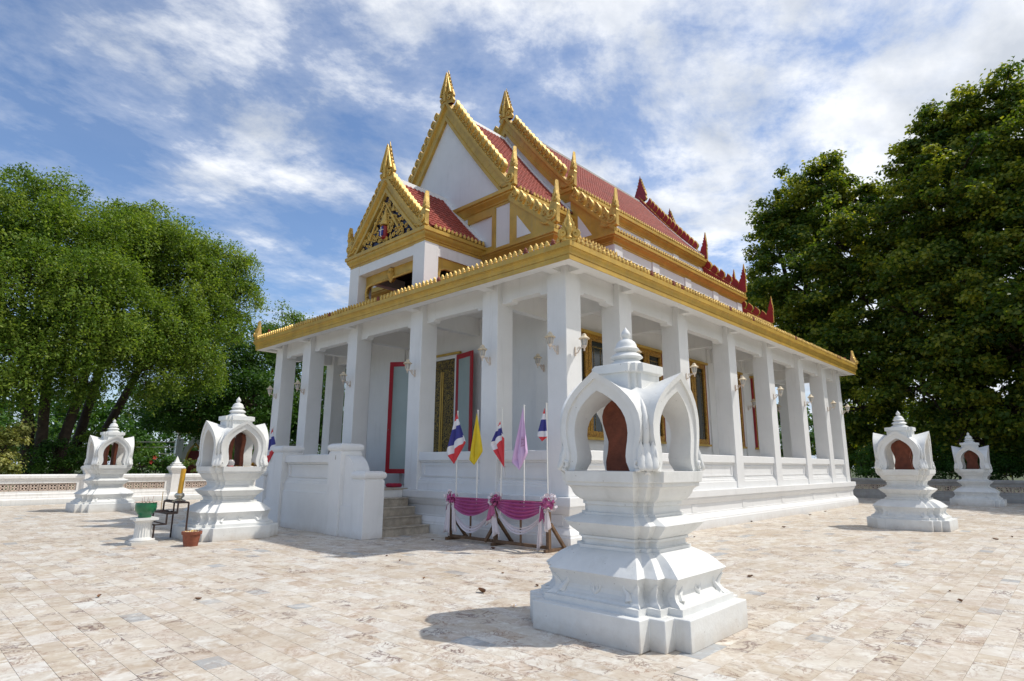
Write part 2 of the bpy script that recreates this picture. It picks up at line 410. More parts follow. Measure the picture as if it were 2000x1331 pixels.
def paving_mat():
    m = bpy.data.materials.new('marble paving'); m.use_nodes = True
    t = m.node_tree; b = t.nodes['Principled BSDF']; geo = N(t, 'ShaderNodeNewGeometry')
    at_ = N(t, 'ShaderNodeAttribute'); at_.attribute_name = 'tile'
    oi = N(t, 'ShaderNodeObjectInfo')
    v = math_node(t, 'FRACT', math_node(t, 'ADD', math_node(t, 'MULTIPLY', at_.outputs['Fac'], 1.0), oi.outputs['Random']))
    # each slab shows its own cut of the stone
    off = N(t, 'ShaderNodeCombineXYZ')
    t.links.new(math_node(t, 'MULTIPLY', v, 91.0), off.inputs[0]); t.links.new(math_node(t, 'MULTIPLY', v, 57.0), off.inputs[1]); t.links.new(math_node(t, 'MULTIPLY', v, 33.0), off.inputs[2])
    va = N(t, 'ShaderNodeVectorMath', operation='ADD')
    t.links.new(geo.outputs['Position'], va.inputs[0]); t.links.new(off.outputs[0], va.inputs[1])
    base = ramp(t, v, [(0.0, (0.664, 0.593, 0.503)), (0.10, (0.712, 0.651, 0.573)), (0.20, (0.617, 0.535, 0.432)), (0.28, (0.702, 0.642, 0.553)), (0.42, (0.739, 0.720, 0.674)), (0.52, (0.673, 0.593, 0.503)),
                       (0.62, (0.702, 0.661, 0.594)), (0.72, (0.578, 0.496, 0.403)), (0.78, (0.702, 0.642, 0.564)), (0.88, (0.730, 0.700, 0.654)), (0.95, (0.655, 0.564, 0.483)), (0.975, (0.683, 0.642, 0.584)), (0.988, (0.437, 0.457, 0.473))])
    # cloudy tone inside a slab
    c1 = N(t, 'ShaderNodeTexNoise'); c1.inputs['Scale'].default_value = 6.0; c1.inputs['Detail'].default_value = 7; c1.inputs['Roughness'].default_value = 0.62; c1.inputs['Distortion'].default_value = 0.7
    t.links.new(va.outputs[0], c1.inputs['Vector'])
    v2 = math_node(t, 'FRACT', math_node(t, 'MULTIPLY', v, 7.31)); v3 = math_node(t, 'FRACT', math_node(t, 'MULTIPLY', v, 13.17))
    c = mix_col(t, math_node(t, 'MULTIPLY', ramp(t, c1.outputs[0], [(0.46, 0.0), (0.68, 0.85)]), ramp(t, v2, [(0.0, 0.12), (0.55, 0.40), (0.85, 0.85), (1.0, 1.0)])), base, (0.45, 0.335, 0.225))
    c = mix_col(t, ramp(t, c1.outputs[0], [(0.30, 0.85), (0.48, 0.0)]), c, (0.82, 0.80, 0.75))
    # veins
    vn = N(t, 'ShaderNodeTexNoise'); vn.inputs['Scale'].default_value = 4.5; vn.inputs['Detail'].default_value = 9; vn.inputs['Roughness'].default_value = 0.65; vn.inputs['Distortion'].default_value = 1.6
    t.links.new(va.outputs[0], vn.inputs['Vector'])
    d = math_node(t, 'ABSOLUTE', math_node(t, 'SUBTRACT', vn.outputs[0], 0.5))
    vf = ramp(t, d, [(0.0, 1.0), (0.012, 0.55), (0.035, 0.0)])
    gate = N(t, 'ShaderNodeTexNoise'); gate.inputs['Scale'].default_value = 2.2; t.links.new(va.outputs[0], gate.inputs['Vector'])
    vf = math_node(t, 'MULTIPLY', vf, ramp(t, gate.outputs[0], [(0.36, 0.0), (0.54, 0.95)]))
    vf = math_node(t, 'MULTIPLY', vf, ramp(t, v3, [(0.0, 0.25), (1.0, 1.0)]))
    c = mix_col(t, vf, c, (0.30, 0.16, 0.10))
    vd = ramp(t, d, [(0.0, 1.0), (0.02, 0.6), (0.05, 0.0)])
    g2_ = N(t, 'ShaderNodeTexNoise'); g2_.inputs['Scale'].default_value = 1.7; va2 = N(t, 'ShaderNodeVectorMath', operation='ADD'); va2.inputs[1].default_value = (17, 5, 3)
    t.links.new(va.outputs[0], va2.inputs[0]); t.links.new(va2.outputs[0], g2_.inputs['Vector'])
    vd = math_node(t, 'MULTIPLY', vd, ramp(t, g2_.outputs[0], [(0.57, 0.0), (0.66, 0.9)]))
    c = mix_col(t, vd, c, (0.13, 0.07, 0.07))
    # dark pits and old grime lying across the slabs
    vo = N(t, 'ShaderNodeTexVoronoi'); vo.inputs['Scale'].default_value = 11.0; t.links.new(geo.outputs['Position'], vo.inputs['Vector'])
    pr = N(t, 'ShaderNodeTexNoise'); pr.inputs['Scale'].default_value = 1.1; t.links.new(geo.outputs['Position'], pr.inputs['Vector'])
    pf = math_node(t, 'MULTIPLY', ramp(t, vo.outputs['Distance'], [(0.08, 1.0), (0.18, 0.0)]), ramp(t, pr.outputs[0], [(0.40, 0.0), (0.58, 0.70)]))
    c = mix_col(t, pf, c, (0.20, 0.14, 0.09))
    gr = N(t, 'ShaderNodeTexNoise'); gr.inputs['Scale'].default_value = 0.55; gr.inputs['Detail'].default_value = 10; gr.inputs['Roughness'].default_value = 0.72
    t.links.new(geo.outputs['Position'], gr.inputs['Vector'])
    c = mix_col(t, ramp(t, gr.outputs[0], [(0.48, 0.0), (0.70, 0.60)]), c, (0.44, 0.34, 0.24))
    c = mix_col(t, 1.0, c, (0.905, 0.905, 0.89), 'MULTIPLY')
    t.links.new(c, b.inputs['Base Color'])
    b.inputs['Roughness'].default_value = 0.62; b.inputs['Specular IOR Level'].default_value = 0.35
    bp = N(t, 'ShaderNodeBump'); bp.inputs['Strength'].default_value = 0.12; bp.inputs['Distance'].default_value = 0.01
    t.links.new(vn.outputs[0], bp.inputs['Height']); t.links.new(bp.outputs[0], b.inputs['Normal'])
    return m
PAVE = paving_mat()

mb = MB(); S = 1500
mb.add([(-S, -S, -0.06), (S, -S, -0.06), (S, S, -0.06), (-S, S, -0.06)], [(0, 1, 2, 3)])
tag(mb.build('ground', EARTH, recalc=False), kind='structure')
TX0, TX1, TY0, TY1 = -12.0, 36.85, -10.0, 30.15
mb = MB(); mb.box(TX0, TX1, TY0, TY1, -0.20, -0.006)
pav = mb.build('marble_pavement', MORTAR); tag(pav, kind='structure')

def paving():
    """slabs run parallel to the hall front on one side of the corner mitre and parallel to its long side on the other"""
    rnd = random.Random(11); W = 0.21; tiles = []
    def in_zone_a(x, y): return (x - y) < 2.08
    for zone in (0, 1):
        span = (TX0, TX1) if zone == 0 else (TY0, TY1); run = (TY0, TY1) if zone == 0 else (TX0, TX1)
        r = span[0]
        while r < span[1] - 0.05:
            t = run[0] + rnd.uniform(-0.4, 0)
            while t < run[1]:
                L = rnd.choice((0.41, 0.41, 0.41, 0.31, 0.52, 0.24))
                a, b = max(t, run[0]), min(t + L, run[1]); t += L
                r1_ = min(r + W, span[1])
                if b - a < 0.03: continue
                x0, x1, y0, y1 = (r, r1_, a, b) if zone == 0 else (a, b, r, r1_)
                cx, cy = (x0 + x1) / 2, (y0 + y1) / 2
                if in_zone_a(cx, cy) != (zone == 0): continue
                if 9.8 < cx < 29.6 and 7.7 < cy < 21.2: continue
                if math.hypot(cx, cy) > 3 and (cx * FWD.x + cy * FWD.y) < 0.35 * math.hypot(cx, cy): 
                    continue
                tiles.append((x0, x1, y0, y1))
            r += W
    return tiles
tiles = paving()
g = 0.0012; H = 0.0
scored = []
for i, (x0, x1, y0, y1) in enumerate(tiles):
    cx, cy = (x0 + x1) / 2, (y0 + y1) / 2
    px, py, d = project((cx, cy, 0))
    hid = (4.83 < cx < 6.71 and 2.72 < cy < 4.6)
    s = (x1 - x0) * (y1 - y0) / d ** 3 if (d > 0.5 and -20 < px < 2020 and py < 1345 and not hid) else 0
    scored.append((s, i))
scored.sort(reverse=True)
big = set(i for s, i in scored[:300] if s > 0)
meshes = {}
v_, f_, tv = [], [], []
rnd = random.Random(5)
for i, (x0, x1, y0, y1) in enumerate(tiles):
    z = H - rnd.uniform(0, 0.0012)
    if i in big:
        key = (round(x1 - x0, 3), round(y1 - y0, 3))
        if key not in meshes:
            a, b = (x1 - x0) / 2 - g, (y1 - y0) / 2 - g
            m = MB(); bv = 0.0015
            m.loft([[(-a, -b, -0.012), (a, -b, -0.012), (a, b, -0.012), (-a, b, -0.012)], [(-a, -b, -bv), (a, -b, -bv), (a, b, -bv), (-a, b, -bv)],
                    [(-a + bv, -b + bv, 0), (a - bv, -b + bv, 0), (a - bv, b - bv, 0), (-a + bv, b - bv, 0)]], True)
            meshes[key] = m.mesh('tile', PAVE)
        obj('tile', meshes[key], pav, matrix=Matrix.Translation(((x0 + x1) / 2, (y0 + y1) / 2, z)))
        continue
    o = len(v_)
    v_ += [(x0 + g, y0 + g, z), (x1 - g, y0 + g, z), (x1 - g, y1 - g, z), (x0 + g, y1 - g, z), (x0 + g, y0 + g, -0.01), (x1 - g, y0 + g, -0.01), (x1 - g, y1 - g, -0.01), (x0 + g, y1 - g, -0.01)]
    f_ += [(o, o + 1, o + 2, o + 3), (o, o + 4, o + 5, o + 1), (o + 1, o + 5, o + 6, o + 2), (o + 2, o + 6, o + 7, o + 3), (o + 3, o + 7, o + 4, o)]
    tv += [rnd.random()] * 5
me = bpy.data.meshes.new('paving_tiles'); me.from_pydata(v_, [], f_); me.materials.append(PAVE)
at2 = me.attributes.new('tile', 'FLOAT', 'FACE'); at2.data.foreach_set('value', tv)
tag(obj('paving_tiles', me, pav), kind='stuff')
# ================================================================ the temple hall
XC, YC = 19.74, 14.45
temple = thing('temple_hall', 'white colonnaded temple hall with red tiled roofs and gilded gables', 'temple', (XC, YC, 0), world_coords=True)
def rect(hx, hy): return [(XC - hx, YC - hy), (XC + hx, YC - hy), (XC + hx, YC + hy), (XC - hx, YC + hy)]
def part(mb, name, mats, smooth=None, bevel=0, parent=None, recalc=True):
    return mb.build(name, mats, parent or temple, smooth, recalc, bevel)
MIRX = Matrix.Translation((2 * XC, 0, 0)) @ Matrix.Diagonal((-1, 1, 1, 1))
MIRY = Matrix.Translation((0, 2 * YC, 0)) @ Matrix.Diagonal((1, -1, 1, 1))

# ---- plinth
LX, LY = 10.19, 6.98
mb = MB()
sweep(mb, rect(LX, LY), [(0.02, -0.02), (0.02, 0.215), (0.005, 0.235), (0.0, 0.27), (-0.05, 0.34), (-0.09, 0.38), (-0.09, 0.41), (-0.115, 0.415),
                         (-0.115, 0.64), (-0.09, 0.65), (-0.075, 0.68), (-0.035, 0.76), (-0.035, 0.81), (0.0, 0.812), (0.0, 0.975), (-0.012, 0.985),
                         (-3.0, 0.985)], closed=True)
plinth = part(mb, 'plinth', WHITE, smooth=25)
mb = MB(); mb.box(XC - 8.3, XC + 8.3, YC - 5.1, YC + 5.1, 0.9, 0.992)
part(mb, 'gallery_floor', MARBLE)
GX = [-9.775, -7.7, -4.8, -1.6, 1.6, 4.8, 7.7, 9.775]
GY = [-6.565, -4.5, -1.61, 1.61, 4.5, 6.565]
CW = 0.265
mbp = MB(); mbp.box(-0.14, 0.14, -0.012, 0.004, 0.425, 0.635)
pil_me = mbp.mesh('plinth_pilaster', WHITE)
for gx in GX:
    obj('plinth_pilaster', pil_me, temple, matrix=Matrix.Translation((XC + gx, YC - LY + 0.115, 0)))
for gy in GY:
    if abs(gy) > 2: obj('plinth_pilaster', pil_me, temple, matrix=Matrix.Translation((XC - LX + 0.115, YC + gy, 0)) @ Matrix.Rotation(-math.pi / 2, 4, 'Z'))

# ---- columns, outer ring
mbc = MB()
mbc.box(-CW, CW, -CW, CW, 0.985, 5.948)
col_me = mbc.mesh('column', WHITE)
ring = [(gx, -6.565) for gx in GX] + [(gx, 6.565) for gx in GX] + [(-9.775, gy) for gy in GY[1:-1]] + [(9.775, gy) for gy in GY[1:-1]]
for gx, gy in ring:
    obj('column', col_me, temple, bevel=0.012, matrix=Matrix.Translation((XC + gx, YC + gy, 0)))

# ---- balustrade panels between the columns
BAL = [(0.235, 0.985), (0.235, 1.175), (0.205, 1.185), (0.205, 1.235), (0.175, 1.245), (0.175, 1.285), (0.14, 1.30), (0.14, 1.665), (0.17, 1.675),
       (0.17, 1.72), (0.225, 1.725), (0.225, 1.915), (0.21, 1.93), (-0.2, 1.93), (-0.2, 0.985)]
def balustrade(a, b, axis, face, sgn):
    """panel from a to b along axis (0:x,1:y) with its moulded side towards sgn on the other axis, centre line at face"""
    a += CW; b -= CW
    mb = MB()
    def pt(t, o, z): return (t, face + sgn * o, z) if axis == 0 else (face + sgn * o, t, z)
    mb.loft([[pt(t, o, z) for o, z in BAL] for t in (a - 0.0, b + 0.0)], True)
    o = part(mb, 'balustrade', WHITE)
    fr = MB(); m = 0.16; x0, x1, z0, z1 = a + 0.1, b - 0.1, 1.33, 1.63
    for (p0, p1, q0, q1) in ((x0, x1, z1 - 0.035, z1), (x0, x1, z0, z0 + 0.035), (x0, x0 + 0.07, z0 + 0.035, z1 - 0.035), (x1 - 0.07, x1, z0 + 0.035, z1 - 0.035)):
        c = [pt(p0, 0.138, q0), pt(p1, 0.138, q0), pt(p1, 0.138, q1), pt(p0, 0.138, q1), pt(p0, 0.165, q0), pt(p1, 0.165, q0), pt(p1, 0.165, q1), pt(p0, 0.165, q1)]
        fr.add(c, [(0, 3, 2, 1), (4, 5, 6, 7), (0, 1, 5, 4), (1, 2, 6, 5), (2, 3, 7, 6), (3, 0, 4, 7)])
    fr.build('panel_frame', WHITE, o)
for i in range(len(GX) - 1):
    for gy, sg in ((-6.565, -1), (6.565, 1)): balustrade(XC + GX[i], XC + GX[i + 1], 0, YC + gy, sg)
for i in range(len(GY) - 1):
    if i == 2: continue
    for gx, sg in ((-9.775, -1), (9.775, 1)): balustrade(YC + GY[i], YC + GY[i + 1], 1, XC + gx, sg)

# ---- beams with haunches, cantilever brackets and soffit
EX, EY = 10.60, 7.38
def beam(a, b, axis, face):
    a += CW; b -= CW
    prof = [(a, 5.948), (a, 5.40), (a + 0.30, 5.40), (a + 0.34, 5.465), (b - 0.34, 5.465), (b - 0.30, 5.40), (b, 5.40), (b, 5.948)]
    mb = MB()
    def pt(t, o, z): return (t, face + o, z) if axis == 0 else (face + o, t, z)
    mb.loft([[pt(t, o, z) for t, z in prof] for o in (-0.11, 0.11)], True)
    part(mb, 'beam', WHITE)
for i in range(len(GX) - 1):
    for gy in (-6.565, 6.565): beam(XC + GX[i], XC + GX[i + 1], 0, YC + gy)
for i in range(len(GY) - 1):
    for gx in (-9.775, 9.775): beam(YC + GY[i], YC + GY[i + 1], 1, XC + gx)
mbk = MB()
mbk.box(-0.13, 0.13, -CW - 0.30, -CW + 0.01, 5.753, 5.948)
br_me = mbk.mesh('eave_bracket', WHITE)
mbk = MB()
mbk.loft([[(x, CW, 5.948), (x, CW, 5.42), (x, 2.2, 5.42), (x, 2.2, 5.948)] for x in (-0.11, 0.11)], True)
tie_me = mbk.mesh('tie_beam', WHITE)
for gx in GX:
    for gy in (-1, 1):
        M = Matrix.Translation((XC + gx, YC + gy * 6.565, 0)) @ Matrix.Rotation(0 if gy < 0 else math.pi, 4, 'Z')
        obj('eave_bracket', br_me, temple, matrix=M)
        if abs(gx) < 9: obj('tie_beam', tie_me, temple, matrix=M)
for gy in GY:
    for gx in (-1, 1):
        M = Matrix.Translation((XC + gx * 9.775, YC + gy, 0)) @ Matrix.Rotation(-math.pi / 2 if gx < 0 else math.pi / 2, 4, 'Z')
        obj('eave_bracket', br_me, temple, matrix=M)
        if abs(gy) < 6: obj('tie_beam', tie_me, temple, matrix=M)
mb = MB(); mb.box(XC - EX + 0.06, XC + EX - 0.06, YC - EY + 0.06, YC + EY - 0.06, 5.95, 6.03)
part(mb, 'ceiling', WHITE)
mb = MB()
sweep(mb, rect(EX, EY), [(-0.265, 5.752), (-0.021, 5.752), (-0.021, 5.948), (-0.265, 5.948)], closed=True)
part(mb, 'soffit_rim', WHITE)

# ---- gilded fascia of the lower eave
mb = MB()
sweep(mb, rect(EX, EY), [(-0.02, 5.75), (0.0, 5.75), (0.0, 5.845), (-0.012, 5.85), (-0.012, 5.862), (0.004, 5.866), (0.004, 5.885), (0.012, 5.93), (0.03, 5.97),
                         (0.05, 5.985), (0.05, 6.00), (0.075, 6.005), (0.075, 6.115), (-0.25, 6.13), (-0.25, 6.04), (-0.02, 6.04)], closed=True)
part(mb, 'gilded_fascia', GOLD, smooth=25)

# ---- hall walls, pilasters, doorways
HX, HY = 7.77, 4.60
mb = MB()
T = 0.2; dz = 4.86; dw = 0.80
for sy in (-1, 1):
    y = YC + sy * HY; mb.box(XC - HX, XC + HX, min(y, y - sy * T), max(y, y - sy * T), 0.985, 5.948)
for sx in (-1, 1):
    x0, x1 = sorted((XC + sx * HX, XC + sx * (HX - T)))
    mb.box(x0, x1, YC - HY + T, YC - dw, 0.985, 5.948); mb.box(x0, x1, YC + dw, YC + HY - T, 0.985, 5.948)
    mb.box(x0, x1, YC - dw, YC + dw, dz, 5.948)
part(mb, 'wall', WHITE)
mb = MB(); mb.box(-0.3, 0.3, -0.06, 0.04, 0.985, 5.946)
pm = mb.mesh('pilaster', WHITE)
for gx in (-7.5, -4.72, -1.575, 1.575, 4.72, 7.5):
    obj('pilaster', pm, temple, matrix=Matrix.Translation((XC + gx, YC - HY - 0.002, 0)))
for gy in (-4.33, 4.33, -2.2, 2.2):
    obj('pilaster', pm, temple, matrix=Matrix.Translation((XC - HX - 0.002, YC + gy, 0)) @ Matrix.Rotation(-math.pi / 2, 4, 'Z'))

# ---- windows of the long side
def window(xc):
    y = YC - HY
    root = MB()
    w, z0, z1 = 0.93, 2.38, 5.28
    for (a, b, p, q) in ((-w, w, z1 - 0.16, z1), (-w, w, z0, z0 + 0.16), (-w, -w + 0.13, z0 + 0.16, z1 - 0.16), (w - 0.13, w, z0 + 0.16, z1 - 0.16),
                         (-0.16, -0.015, z0 + 0.16, z1 - 0.16), (0.015, 0.16, z0 + 0.16, z1 - 0.16)):
        root.box(xc + a, xc + b, y - 0.09, y - 0.004, p, q)
    o = part(root, 'window', CARVED, bevel=0.01)
    for s in (-1, 1):
        g = MB(); g.box(xc + min(s * 0.16, s * 0.80), xc + max(s * 0.16, s * 0.80), y - 0.035, y - 0.006, z0 + 0.155, z1 - 0.155)
        g.build('pane', GLASS, o)
        m = MB()
        for (a, b, p, q) in ((0.17, 0.79, z1 - 0.34, z1 - 0.30), (0.30, 0.325, z0 + 0.17, z1 - 0.34), (0.62, 0.645, z0 + 0.17, z1 - 0.34)):
            m.box(xc + min(s * a, s * b), xc + max(s * a, s * b), y - 0.042, y - 0.034, p, q)
        m.build('glazing_bar', LACQ, o)
    m = MB(); m.box(xc - w - 0.12, xc + w + 0.12, y - 0.17, y - 0.003, z1 + 0.002, z1 + 0.08); m.build('lintel', GOLD, o)
    m = MB(); m.box(xc - w - 0.08, xc + w + 0.08, y - 0.15, y - 0.003, z0 - 0.07, z0 - 0.002); m.build('sill', GOLD, o)
    for s in (-1, 1):
        m = MB(); m.box(xc + s * (w + 0.012) - 0.010, xc + s * (w + 0.012) + 0.010, y - 0.10, y - 0.005, z0, z1); m.build('red_edge', REDP, o)
for k in range(-2, 3): window(XC + 3.15 * k)

# ---- front doorway: lacquered leaves, white frame, open glass doors with red stiles
xd = XC - HX
mb = MB()
for s in (-1, 1): mb.box(xd - 0.05, xd + T, YC + min(s * 0.70, s * 0.80), YC + max(s * 0.70, s * 0.80), 1.30, 4.86)
mb.box(xd - 0.05, xd + T, YC - 0.80, YC + 0.80, 4.86, 4.97)
frame = part(mb, 'door_frame', WHITE)
m = MB(); m.box(xd - 0.10, xd - 0.003, YC - 0.95, YC + 0.95, 4.975, 5.04); m.build('lintel', GOLD, frame)
m = MB(); m.box(xd - 0.28, xd + T, YC - 1.15, YC + 1.15, 0.99, 1.15); m.box(xd - 0.02, xd + T, YC - 0.80, YC + 0.80, 1.15, 1.30); m.build('threshold', WHITE, frame)
m = MB(); m.box(xd + 0.02, xd + 0.09, YC - 0.70, YC + 0.70, 4.58, 4.86); m.build('carved_transom', LACQ, frame)
for s in (-1, 1):
    m = MB(); m.box(xd + 0.05, xd + 0.12, YC + min(s * 0.012, s * 0.70), YC + max(s * 0.012, s * 0.70), 1.30, 4.575)
    d = part(m, 'lacquer_door', LACQ)
    m = MB()
    m.box(xd + 0.035, xd + 0.049, YC + min(s * 0.02, s * 0.07), YC + max(s * 0.02, s * 0.07), 1.34, 4.5)
    m.box(xd + 0.035, xd + 0.049, YC + min(s * 0.62, s * 0.67), YC + max(s * 0.62, s * 0.67), 1.34, 4.5)
    m.build('gilt_strip', GOLD, d)
def glass_door(hinge, ang, width):
    """hinge (x,y); leaf runs from the hinge along ang"""
    M = Matrix.Translation((hinge[0], hinge[1], 0)) @ Matrix.Rotation(ang, 4, 'Z')
    z0, z1 = 1.34, 4.93; sw = 0.13
    m = MB()
    for (a, b, p, q) in ((0, sw, z0, z1), (width - sw, width, z0, z1), (sw, width - sw, z1 - 0.15, z1), (sw, width - sw, z0, z0 + 0.14)):
        m.box(a, b, -0.022, 0.022, p, q)
    o = obj('glass_door', m.mesh('glass_door', DOORRED), temple, matrix=M)
    g = MB(); g.box(sw - 0.01, width - sw + 0.01, -0.006, 0.006, z0 + 0.13, z1 - 0.14); g.build('pane', FROST, o)
    h = MB(); h.box(width - 0.07, width - 0.055, -0.06, 0.06, 2.7, 2.73); h.build('handle', SILVER, o)
glass_door((xd - 0.07, YC - 0.82), math.atan2(-0.96, -0.22), 0.98)
glass_door((xd - 0.07, YC + 0.82), math.atan2(0.98, -0.62), 1.16)

# ---- skirt roof over the gallery
Z0, Z1 = 6.13, 7.22
IX, IY = 7.85, 4.72
mb = MB(); e = rect(EX - 0.02, EY - 0.02); i_ = rect(IX, IY)
mb.add([(x, y, Z0) for x, y in e] + [(x, y, Z1) for x, y in i_], [(0, 1, 5, 4), (1, 2, 6, 5), (2, 3, 7, 6), (3, 0, 4, 7)])
skirt = part(mb, 'skirt_roof', TILE)
mb = MB()
for k in range(4):
    a = Vector((*e[k], Z0 + 0.02)); b = Vector((*i_[k], Z1 + 0.03)); d = (b - a)
    mb.tube([a + d * 0.06, a + d], 0.07, 8)
mb.build('hip_ridge', WHITE, skirt, smooth=40)

# ---- roof tiles
def tile_geom():
    w, L = 0.160, 0.215
    prof = [(-0.5, 0.0), (-0.28, 0.021), (0.0, 0.030), (0.28, 0.021), (0.5, 0.0)]
    v = []; f = []
    for (t, dz_) in ((0.0, 0.0), (L, 0.018)):
        for a, h in prof: v.append((a * w, t, h + dz_))
    for a, h in prof: v.append((a * w, L, h * 0.2 + 0.002))
    for j in range(4):
        f.append((j, j + 1, 6 + j, 5 + j)); f.append((5 + j, 6 + j, 11 + j, 10 + j))
    return v, f
TV, TF = tile_geom()
TVn = np.array(TV); TFn = np.array(TF)
mbt = MB(); mbt.add(TV, TF); tile_me = mbt.mesh('roof_tile', TILE, smooth=50, recalc=False)
def slope_points(top, bot, sag, n):
    """n+1 evenly spaced points (y half width, z) from top to bottom of a sagging slope"""
    pts = []
    for i in range(201):
        u = i / 200
        pts.append((top[0] + (bot[0] - top[0]) * u, top[1] + (bot[1] - top[1]) * u - sag * 4 * u * (1 - u)))
    ln = [0]
    for i in range(200): ln.append(ln[-1] + math.hypot(pts[i + 1][0] - pts[i][0], pts[i + 1][1] - pts[i][1]))
    res = []
    for k in range(n + 1):
        s = ln[-1] * k / n
        i = min(199, max(j for j in range(201) if ln[j] <= s + 1e-9))
        f = (s - ln[i]) / max(1e-9, ln[i + 1] - ln[i])
        res.append((pts[i][0] + (pts[i + 1][0] - pts[i][0]) * f, pts[i][1] + (pts[i + 1][1] - pts[i][1]) * f))
    return res, ln[-1]
def tile_matrices(x0, x1, pts, sgn):
    n = max(1, round((x1 - x0) / 0.16)); out = []
    for k in range(len(pts) - 1):
        (h0, z0), (h1, z1) = pts[k], pts[k + 1]
        d = Vector((0, sgn * (h1 - h0), z1 - z0)).normalized(); a = Vector((1, 0, 0)); nn = a.cross(d)
        if nn.z < 0: nn = -nn
        for j in range(n):
            x = x0 + (j + 0.5) * (x1 - x0) / n
            out.append(Matrix(((a.x, d.x, nn.x, x), (a.y, d.y, nn.y, YC + sgn * h0), (a.z, d.z, nn.z, z0), (0, 0, 0, 1))))
    return out
def tile_stuff(mats, parent):
    M = np.array([np.array(m) for m in mats])
    v = np.einsum('nij,kj->nki', M[:, :3, :3], TVn) + M[:, None, :3, 3]
    f = TFn[None] + (np.arange(len(M)) * len(TVn))[:, None, None]
    me = bpy.data.meshes.new('roof_tiles'); me.from_pydata(v.reshape(-1, 3).tolist(), [], f.reshape(-1, 4).tolist())
    me.materials.append(TILE); me.polygons.foreach_set('use_smooth', [True] * len(me.polygons)); me.set_sharp_from_angle(angle=R(50))
    return tag(obj('roof_tiles', me, parent), kind='stuff')
def slope_sheet(mb, x0, x1, pts, sgn, off=-0.03):
    vs = []
    for h, z in pts: vs += [(x0, YC + sgn * h, z + off), (x1, YC + sgn * h, z + off)]
    mb.add(vs, [(2 * i, 2 * i + 1, 2 * i + 3, 2 * i + 2) for i in range(len(pts) - 1)])

# ---- ornament prototypes (local frame: a along the slope or outward, b up, c depth)
def fr_local(a, b, c): return (c, a, b)           # plates stand in the YZ plane, front towards -X
antefix_out = [(-0.036, 0), (0.036, 0), (0.052, 0.030), (0.044, 0.058), (0.048, 0.076), (0.026, 0.106), (0.0, 0.150),
               (-0.026, 0.106), (-0.048, 0.076), (-0.044, 0.058), (-0.052, 0.030)]
def antefix_mesh(mat, name):
    m = MB(); m.plate(antefix_out, 0.06, fr_local, bevel=0.38)
    return m.mesh(name, mat)
ANTE = antefix_mesh(LEAF, 'antefix'); ANTER = antefix_mesh(FADED, 'antefix')
crest_out = [(-0.15, -0.03), (0.15, -0.03), (0.16, 0.05), (0.145, 0.11), (0.165, 0.19), (0.205, 0.33), (0.13, 0.295), (0.05, 0.295), (-0.03, 0.275), (-0.10, 0.225), (-0.145, 0.145), (-0.145, 0.06)]
m = MB(); m.plate(crest_out, 0.10, fr_local, 0, 1, 0, bevel=0.10)
m.tube([(-0.068, a, b) for a, b in spiral((0.0, 0.125), 0.098, 0.016, 1.2, 1.6, 16)], [0.023] * 12 + [0.021, 0.019, 0.017, 0.014, 0.011], 5)
m.tube([(-0.058, -0.135, 0.10), (-0.062, -0.10, 0.205), (-0.062, -0.02, 0.262), (-0.060, 0.07, 0.280), (-0.050, 0.19, 0.322)], [0.022, 0.026, 0.028, 0.022, 0.005], 5)
CREST = m.mesh('crest_leaf', [LEAF, REDP], smooth=35)
tail_out = [(0.10, -0.02), (0.10, 0.40), (0.125, 0.47), (0.10, 0.53), (0.13, 0.62), (0.105, 0.70), (0.115, 0.76), (0.085, 0.86), (0.06, 1.24), (0.035, 1.12),
            (0.01, 0.98), (-0.025, 0.97), (-0.01, 0.88), (-0.06, 0.86), (-0.045, 0.76), (-0.105, 0.73), (-0.085, 0.63), (-0.15, 0.56), (-0.19, 0.42),
            (-0.235, 0.30), (-0.30, 0.20), (-0.40, 0.17), (-0.47, 0.24), (-0.53, 0.21), (-0.50, 0.10), (-0.40, 0.0), (-0.25, -0.05), (-0.05, -0.05)]
m = MB(); m.plate(tail_out, 0.13, fr_local, 0, 1, 0, bevel=0.06)
m.tube([(-0.085, a, b) for a, b in spiral((-0.09, 0.24), 0.17, 0.03, 3.6, 1.7, 20)], [0.045] * 15 + [0.042, 0.038, 0.034, 0.03, 0.026, 0.022], 6)
m.tube([(-0.08, a, b) for a, b in spiral((0.03, 0.66), 0.075, 0.015, 3.4, 1.5, 12)], 0.022, 5)
m.tube([(-0.07, -0.5 + 0.07 * i, 0.12 - 0.10 * math.sin(i / 7 * math.pi)) for i in range(8)], 0.035, 5)
m.tube([(-0.07, 0.02, 0.72), (-0.075, 0.05, 0.9), (-0.06, 0.05, 1.15)], [0.04, 0.035, 0.012], 5)
TAIL = m.mesh('tail_finial', [LEAF, REDP], smooth=35)
ch_prof = [(0.30, -0.10), (0.36, 0.0), (0.33, 0.08), (0.30, 0.14), (0.345, 0.20), (0.32, 0.30), (0.27, 0.42), (0.215, 0.56), (0.155, 0.70), (0.118, 0.84), (0.082, 0.98), (0.05, 1.12), (0.018, 1.24)]
ch_prof.append((0.003, 1.32))
m = MB(); n0 = None
for k, (w, z) in enumerate(ch_prof):
    th = 0.125 * (1 - max(0, z) / 1.42)
    ring_ = [(-th, 0, z), (-0.35 * th, -w, z), (0.45 * th, -w * 0.96, z), (0.45 * th, w * 0.96, z), (-0.35 * th, w, z)]
    if k:
        for j in range(5):
            m.add([prev[j], prev[(j + 1) % 5], ring_[(j + 1) % 5], ring_[j]], [(0, 1, 2, 3)], 1 if j == 2 else 0)
    prev = ring_
